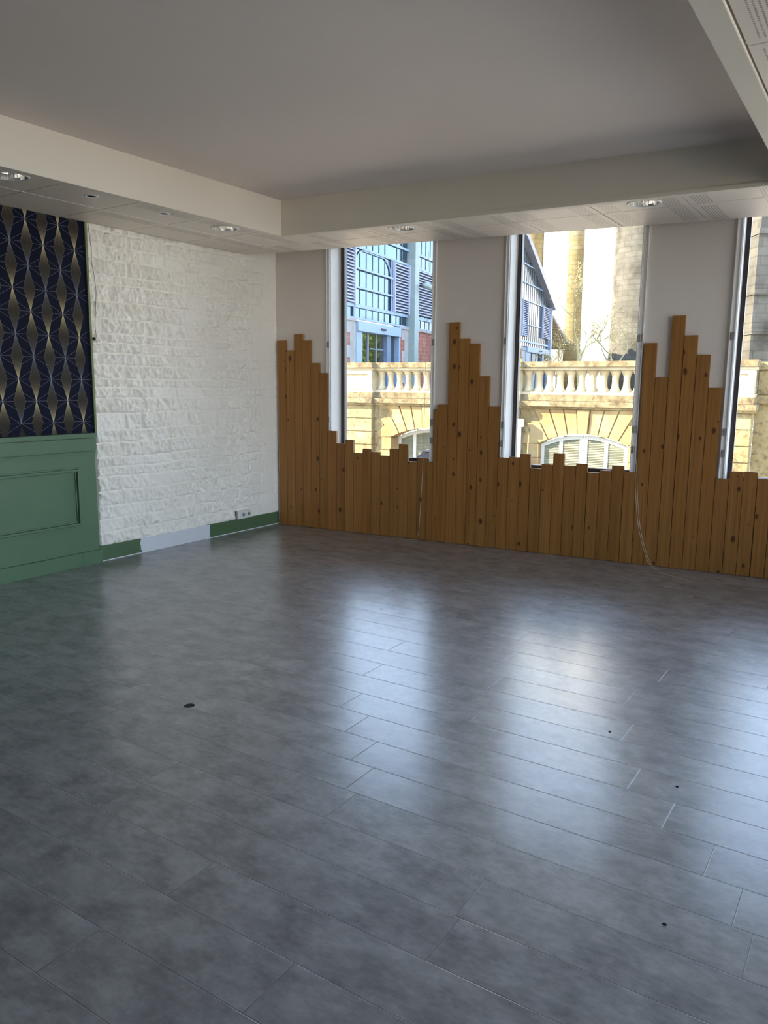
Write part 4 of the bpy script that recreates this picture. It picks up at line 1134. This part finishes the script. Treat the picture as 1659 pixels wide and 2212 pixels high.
# lamp projecting from the post
r = thing('facade_lamp', 'pale floodlight on a short arm fixed to the market hall post', 'lamp', Hl(5.3, 0.4, 5.5))
bm = bmesh.new(); tube(bm, [Hl(5.2, 0.10, 5.62), Hl(5.2, 0.50, 5.62)], 0.03, 8); mk('arm', bm, 'tyre', r)
bm = bmesh.new(); tube(bm, [Hl(5.10, 0.46, 5.66), Hl(5.15, 0.60, 5.63), Hl(6.1, 0.75, 5.48), Hl(6.15, 0.75, 5.47)], [0.06, 0.12, 0.13, 0.08], 12); mk('lamp_head', bm, 'hall_post', r, smooth=True)
# roof rakes
bm = bmesh.new()
prism(bm, Hl, [(22.11, rake(22.11)), (30.7, rake(30.7)), (30.7, rake(30.7) - 0.42), (22.11, rake(22.11) - 0.42)], -0.3, 0.35)
prism(bm, Hl, [(22.11, 10.9), (8.7, 10.9), (8.7, 10.48), (22.11, 10.48)], -0.3, 0.35); prism(bm, Hl, [(8.7, 10.9), (-6.8, rake(-6.8)), (-6.8, rake(-6.8) - 0.42), (8.7, 10.48)], -0.3, 0.35)
mk('rake_board', bm, 'roof_zinc', hall)
bm = bmesh.new()
prism(bm, Hl, [(22.11, 10.9), (30.7, rake(30.7)), (30.7, rake(30.7) - 0.05), (22.11, 10.85)], -9, -0.3)
prism(bm, Hl, [(22.11, 10.9), (8.7, 10.9), (8.7, 10.85), (22.11, 10.85)], -9, -0.3); prism(bm, Hl, [(8.7, 10.9), (-6.8, rake(-6.8)), (-6.8, rake(-6.8) - 0.05), (8.7, 10.85)], -9, -0.3)
mk('glass_roof', bm, 'window_glass', hall)
hbox('corner_post', 'hall_steel', [((30.25, -0.2, ZG), (30.6, 0.15, 7.6))])
# canopy at the far end, ribbed underside
cn = thing('lean_to_canopy', 'ribbed lean-to canopy roof with a post at the far end of the market hall', 'canopy', Hl(36.5, -1.0, ZG))
cz = lambda t: 6.95 - (t - 30.5) * 0.30
bm = bmesh.new(); prism(bm, Hl, [(30.5, cz(30.5)), (38.2, cz(38.2)), (38.2, cz(38.2) - 0.28), (30.5, cz(30.5) - 0.28)], -0.05, 0.08); prism(bm, Hl, [(30.5, cz(30.5)), (38.2, cz(38.2)), (38.2, cz(38.2) - 0.08), (30.5, cz(30.5) - 0.08)], -7, -0.05); mk('canopy_roof', bm, 'roof_zinc', cn)
bm = bmesh.new()
for i in range(14): 
    t0 = 30.8 + i * 0.55; prism(bm, Hl, [(t0, cz(t0) - 0.08), (t0 + 0.12, cz(t0 + 0.12) - 0.08), (t0 + 0.12, cz(t0 + 0.12) - 0.24), (t0, cz(t0) - 0.24)], -7, -0.05)
box_b(bm, Hl, (30.5, -7.1, 4.5), (38.0, -7.0, 6.9))
mk('ribs', bm, 'roof_timber', cn)
bm = bmesh.new(); box_b(bm, Hl, (36.9, -0.15, ZG), (37.2, 0.1, 4.9)); mk('post', bm, 'roof_zinc', cn)

# ------------------------------------------------------------------ trees
def leafy(name, label, base, h, rad, mat, seed, nleaf=900, crown0=0.3, group=None, bare=False, lsize=0.12):
    rnd = random.Random(seed)
    r = thing(name, label, 'tree', base, group)
    bm = bmesh.new(); tips = []
    def branch(p, d, ln, rr_, dep):
        pts = [p]; q = p.copy(); dd = d.copy()
        for i in range(4):
            dd = (dd + Vector((rnd.uniform(-1, 1), rnd.uniform(-1, 1), rnd.uniform(-0.3, 0.6))) * 0.18).normalized()
            q = q + dd * ln / 4; pts.append(q.copy())
        tube(bm, pts, [rr_ * (1 - 0.13 * i) for i in range(5)], 5, cap=False)
        tips.extend(pts[2:])
        if dep > 0:
            for i in range(3 if dep > 1 else 4):
                b_ = pts[rnd.choice((2, 3, 4))]
                nd = (dd * 0.55 + Vector((rnd.uniform(-1, 1), rnd.uniform(-1, 1), rnd.uniform(-0.15, 0.9)))).normalized()
                branch(b_, nd, ln * rnd.uniform(0.55, 0.75), rr_ * 0.55, dep - 1)
    branch(Vector(base), Vector((0, 0, 1)), h * 0.42, h * 0.018, 4 if bare else 3)
    mk('branches', bm, 'bark', r)
    bm = bmesh.new()
    for i in range(nleaf):
        if bare: c_ = rnd.choice(tips) + Vector((rnd.gauss(0, 0.12), rnd.gauss(0, 0.12), rnd.gauss(0, 0.12)))
        else:
            a = rnd.uniform(0, 2 * pi); u = rnd.uniform(-1, 1); q = rnd.random() ** 0.4
            c_ = Vector(base) + Vector((cos(a) * sqrt(1 - u * u) * rad * q, sin(a) * sqrt(1 - u * u) * rad * q, h * (crown0 + (1 - crown0) / 2) + u * q * h * (1 - crown0) / 2))
        nrm = Vector((rnd.uniform(-1, 1), rnd.uniform(-1, 1), rnd.uniform(-1, 1))).normalized()
        t1 = nrm.orthogonal().normalized(); t2 = nrm.cross(t1); s_ = lsize * rnd.uniform(0.6, 1.3)
        bm.faces.new([bm.verts.new(c_ + t1 * s_), bm.verts.new(c_ + t2 * s_ * 0.5), bm.verts.new(c_ - t1 * s_), bm.verts.new(c_ - t2 * s_ * 0.5)])
    mk('foliage', bm, mat, r)
# evergreens before the hall, out of direct view, placed to mirror in its door
for tf, o_, h_, sd_, lb in ((0.6, 3.1, 3.4, 5, 'dense green tree on the terrace, mirrored in the left pane of the market hall door'),
                           (2.0, 2.9, 3.3, 8, 'dense green tree on the terrace, mirrored in the middle panes of the market hall door'),
                           (3.5, 2.7, 2.5, 9, 'lower green tree on the terrace, mirrored in the right pane of the market hall door')):
    leafy('evergreen_tree', lb, Hl(tf + 2.17 * o_, o_, ZG), h_, 0.92, 'leaf_green', sd_, 2600, 0.02, 'green trees mirrored in the market hall door', lsize=0.12)
leafy('bare_tree', 'pale yellow bare-branched tree in front of the tower, right of the canopy', E(8.9, 36, ZG), 5.6, 2.2, 'leaf_yellow', 21, 420, group='bare trees before the tower', bare=True, lsize=0.05)
leafy('bare_tree', 'pale yellow bare-branched tree right beside the grey tower foot', E(11.6, 40, ZG), 5.2, 2.2, 'leaf_yellow', 25, 420, group='bare trees before the tower', bare=True, lsize=0.05)
leafy('bare_tree', 'low bare-branched tree under the canopy of the market hall', E(10.0, 46, ZG), 4.2, 2.4, 'leaf_yellow', 33, 420, group='bare trees before the tower', bare=True, lsize=0.05)

# ------------------------------------------------------------------ castle keep
kp = thing('castle_keep', 'tall medieval stone keep with round corner turrets behind the market hall', 'tower', E(17, 62, ZG))
FK = 60.0
def px(u, f): return (u - 829.5) / 1676.0 * f
bm = bmesh.new()
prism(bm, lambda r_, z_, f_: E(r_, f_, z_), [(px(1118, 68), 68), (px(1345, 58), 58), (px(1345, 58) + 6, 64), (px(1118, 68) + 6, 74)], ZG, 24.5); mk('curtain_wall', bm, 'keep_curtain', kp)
bm = bmesh.new(); prism(bm, lambda r_, z_, f_: E(r_, f_, z_), [(px(1252, 61.4), 61.35), (px(1257, 61.4), 61.1), (px(1257, 61.4), 61.6), (px(1252, 61.4), 61.8)], 14.2, 16.2); mk('arrow_slit', bm, 'bark', kp)
def turret(u0, u1, f, top, mat, name='turret', n_=24, flare=0.08):
    c = E(px((u0 + u1) / 2, f), f, ZG); rr_ = (px(u1, f) - px(u0, f)) / 2
    bm = bmesh.new()
    lathe(bm, c, [(rr_ * (1 + flare * 1.8), 0), (rr_ * (1 + flare * 1.6), 2.0), (rr_ * (1 + flare * 0.4), 6), (rr_, 12), (rr_, top - 1.2 - ZG), (rr_ * 1.12, top - 1.0 - ZG), (rr_ * 1.12, top - ZG)], n_)
    mk(name, bm, mat, kp, smooth=True)
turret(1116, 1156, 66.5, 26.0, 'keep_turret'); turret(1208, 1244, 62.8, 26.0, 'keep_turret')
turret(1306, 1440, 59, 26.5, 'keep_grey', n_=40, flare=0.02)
bm = bmesh.new(); box_b(bm, lambda r_, f_, z: E(r_, f_, z), (px(1420, FK), FK + 2, ZG), (px(1560, FK), FK + 9, 23.0)); mk('rear_wall', bm, 'keep_grey', kp)
bk = thing('wall_bracket', 'small square stone bracket high on the keep wall', 'bracket', E(px(1161, FK), FK - 0.3, 17.5))
bm = bmesh.new(); box_b(bm, lambda r_, f_, z: E(r_, f_, z), (px(1158, FK), FK - 0.6, 16.6), (px(1165, FK), FK, 18.4)); mk('bracket', bm, 'keep_turret', bk)

ch = thing('buttressed_church', 'grey green buttressed stone building seen through the window at the right photo edge', 'church', E(px(1620, 34), 34, ZG))
bm = bmesh.new()
for (u0, u1, f0_, f1_, z0_, z1_) in ((1600, 1641, 33, 35, ZG, 7.8), (1603, 1638, 33.3, 35, 7.8, 11), (1606, 1635, 33.5, 35, 11, 17)):
    box_b(bm, lambda r_, f_, z: E(r_, f_, z), (px(u0, f0_), f0_, z0_), (px(u1, f0_), f1_, z1_))
for z in (3.8, 5.4, 7.8, 11): box_b(bm, lambda r_, f_, z_: E(r_, f_, z_), (px(1598, 33), 32.88, z - 0.1), (px(1643, 33), 35, z + 0.12))
mk('buttress', bm, 'keep_grey', ch)
bm = bmesh.new(); box_b(bm, lambda r_, f_, z: E(r_, f_, z), (px(1575, 35), 35, ZG), (px(1654, 35), 37.5, 15)); mk('nave_wall', bm, 'keep_grey', ch)
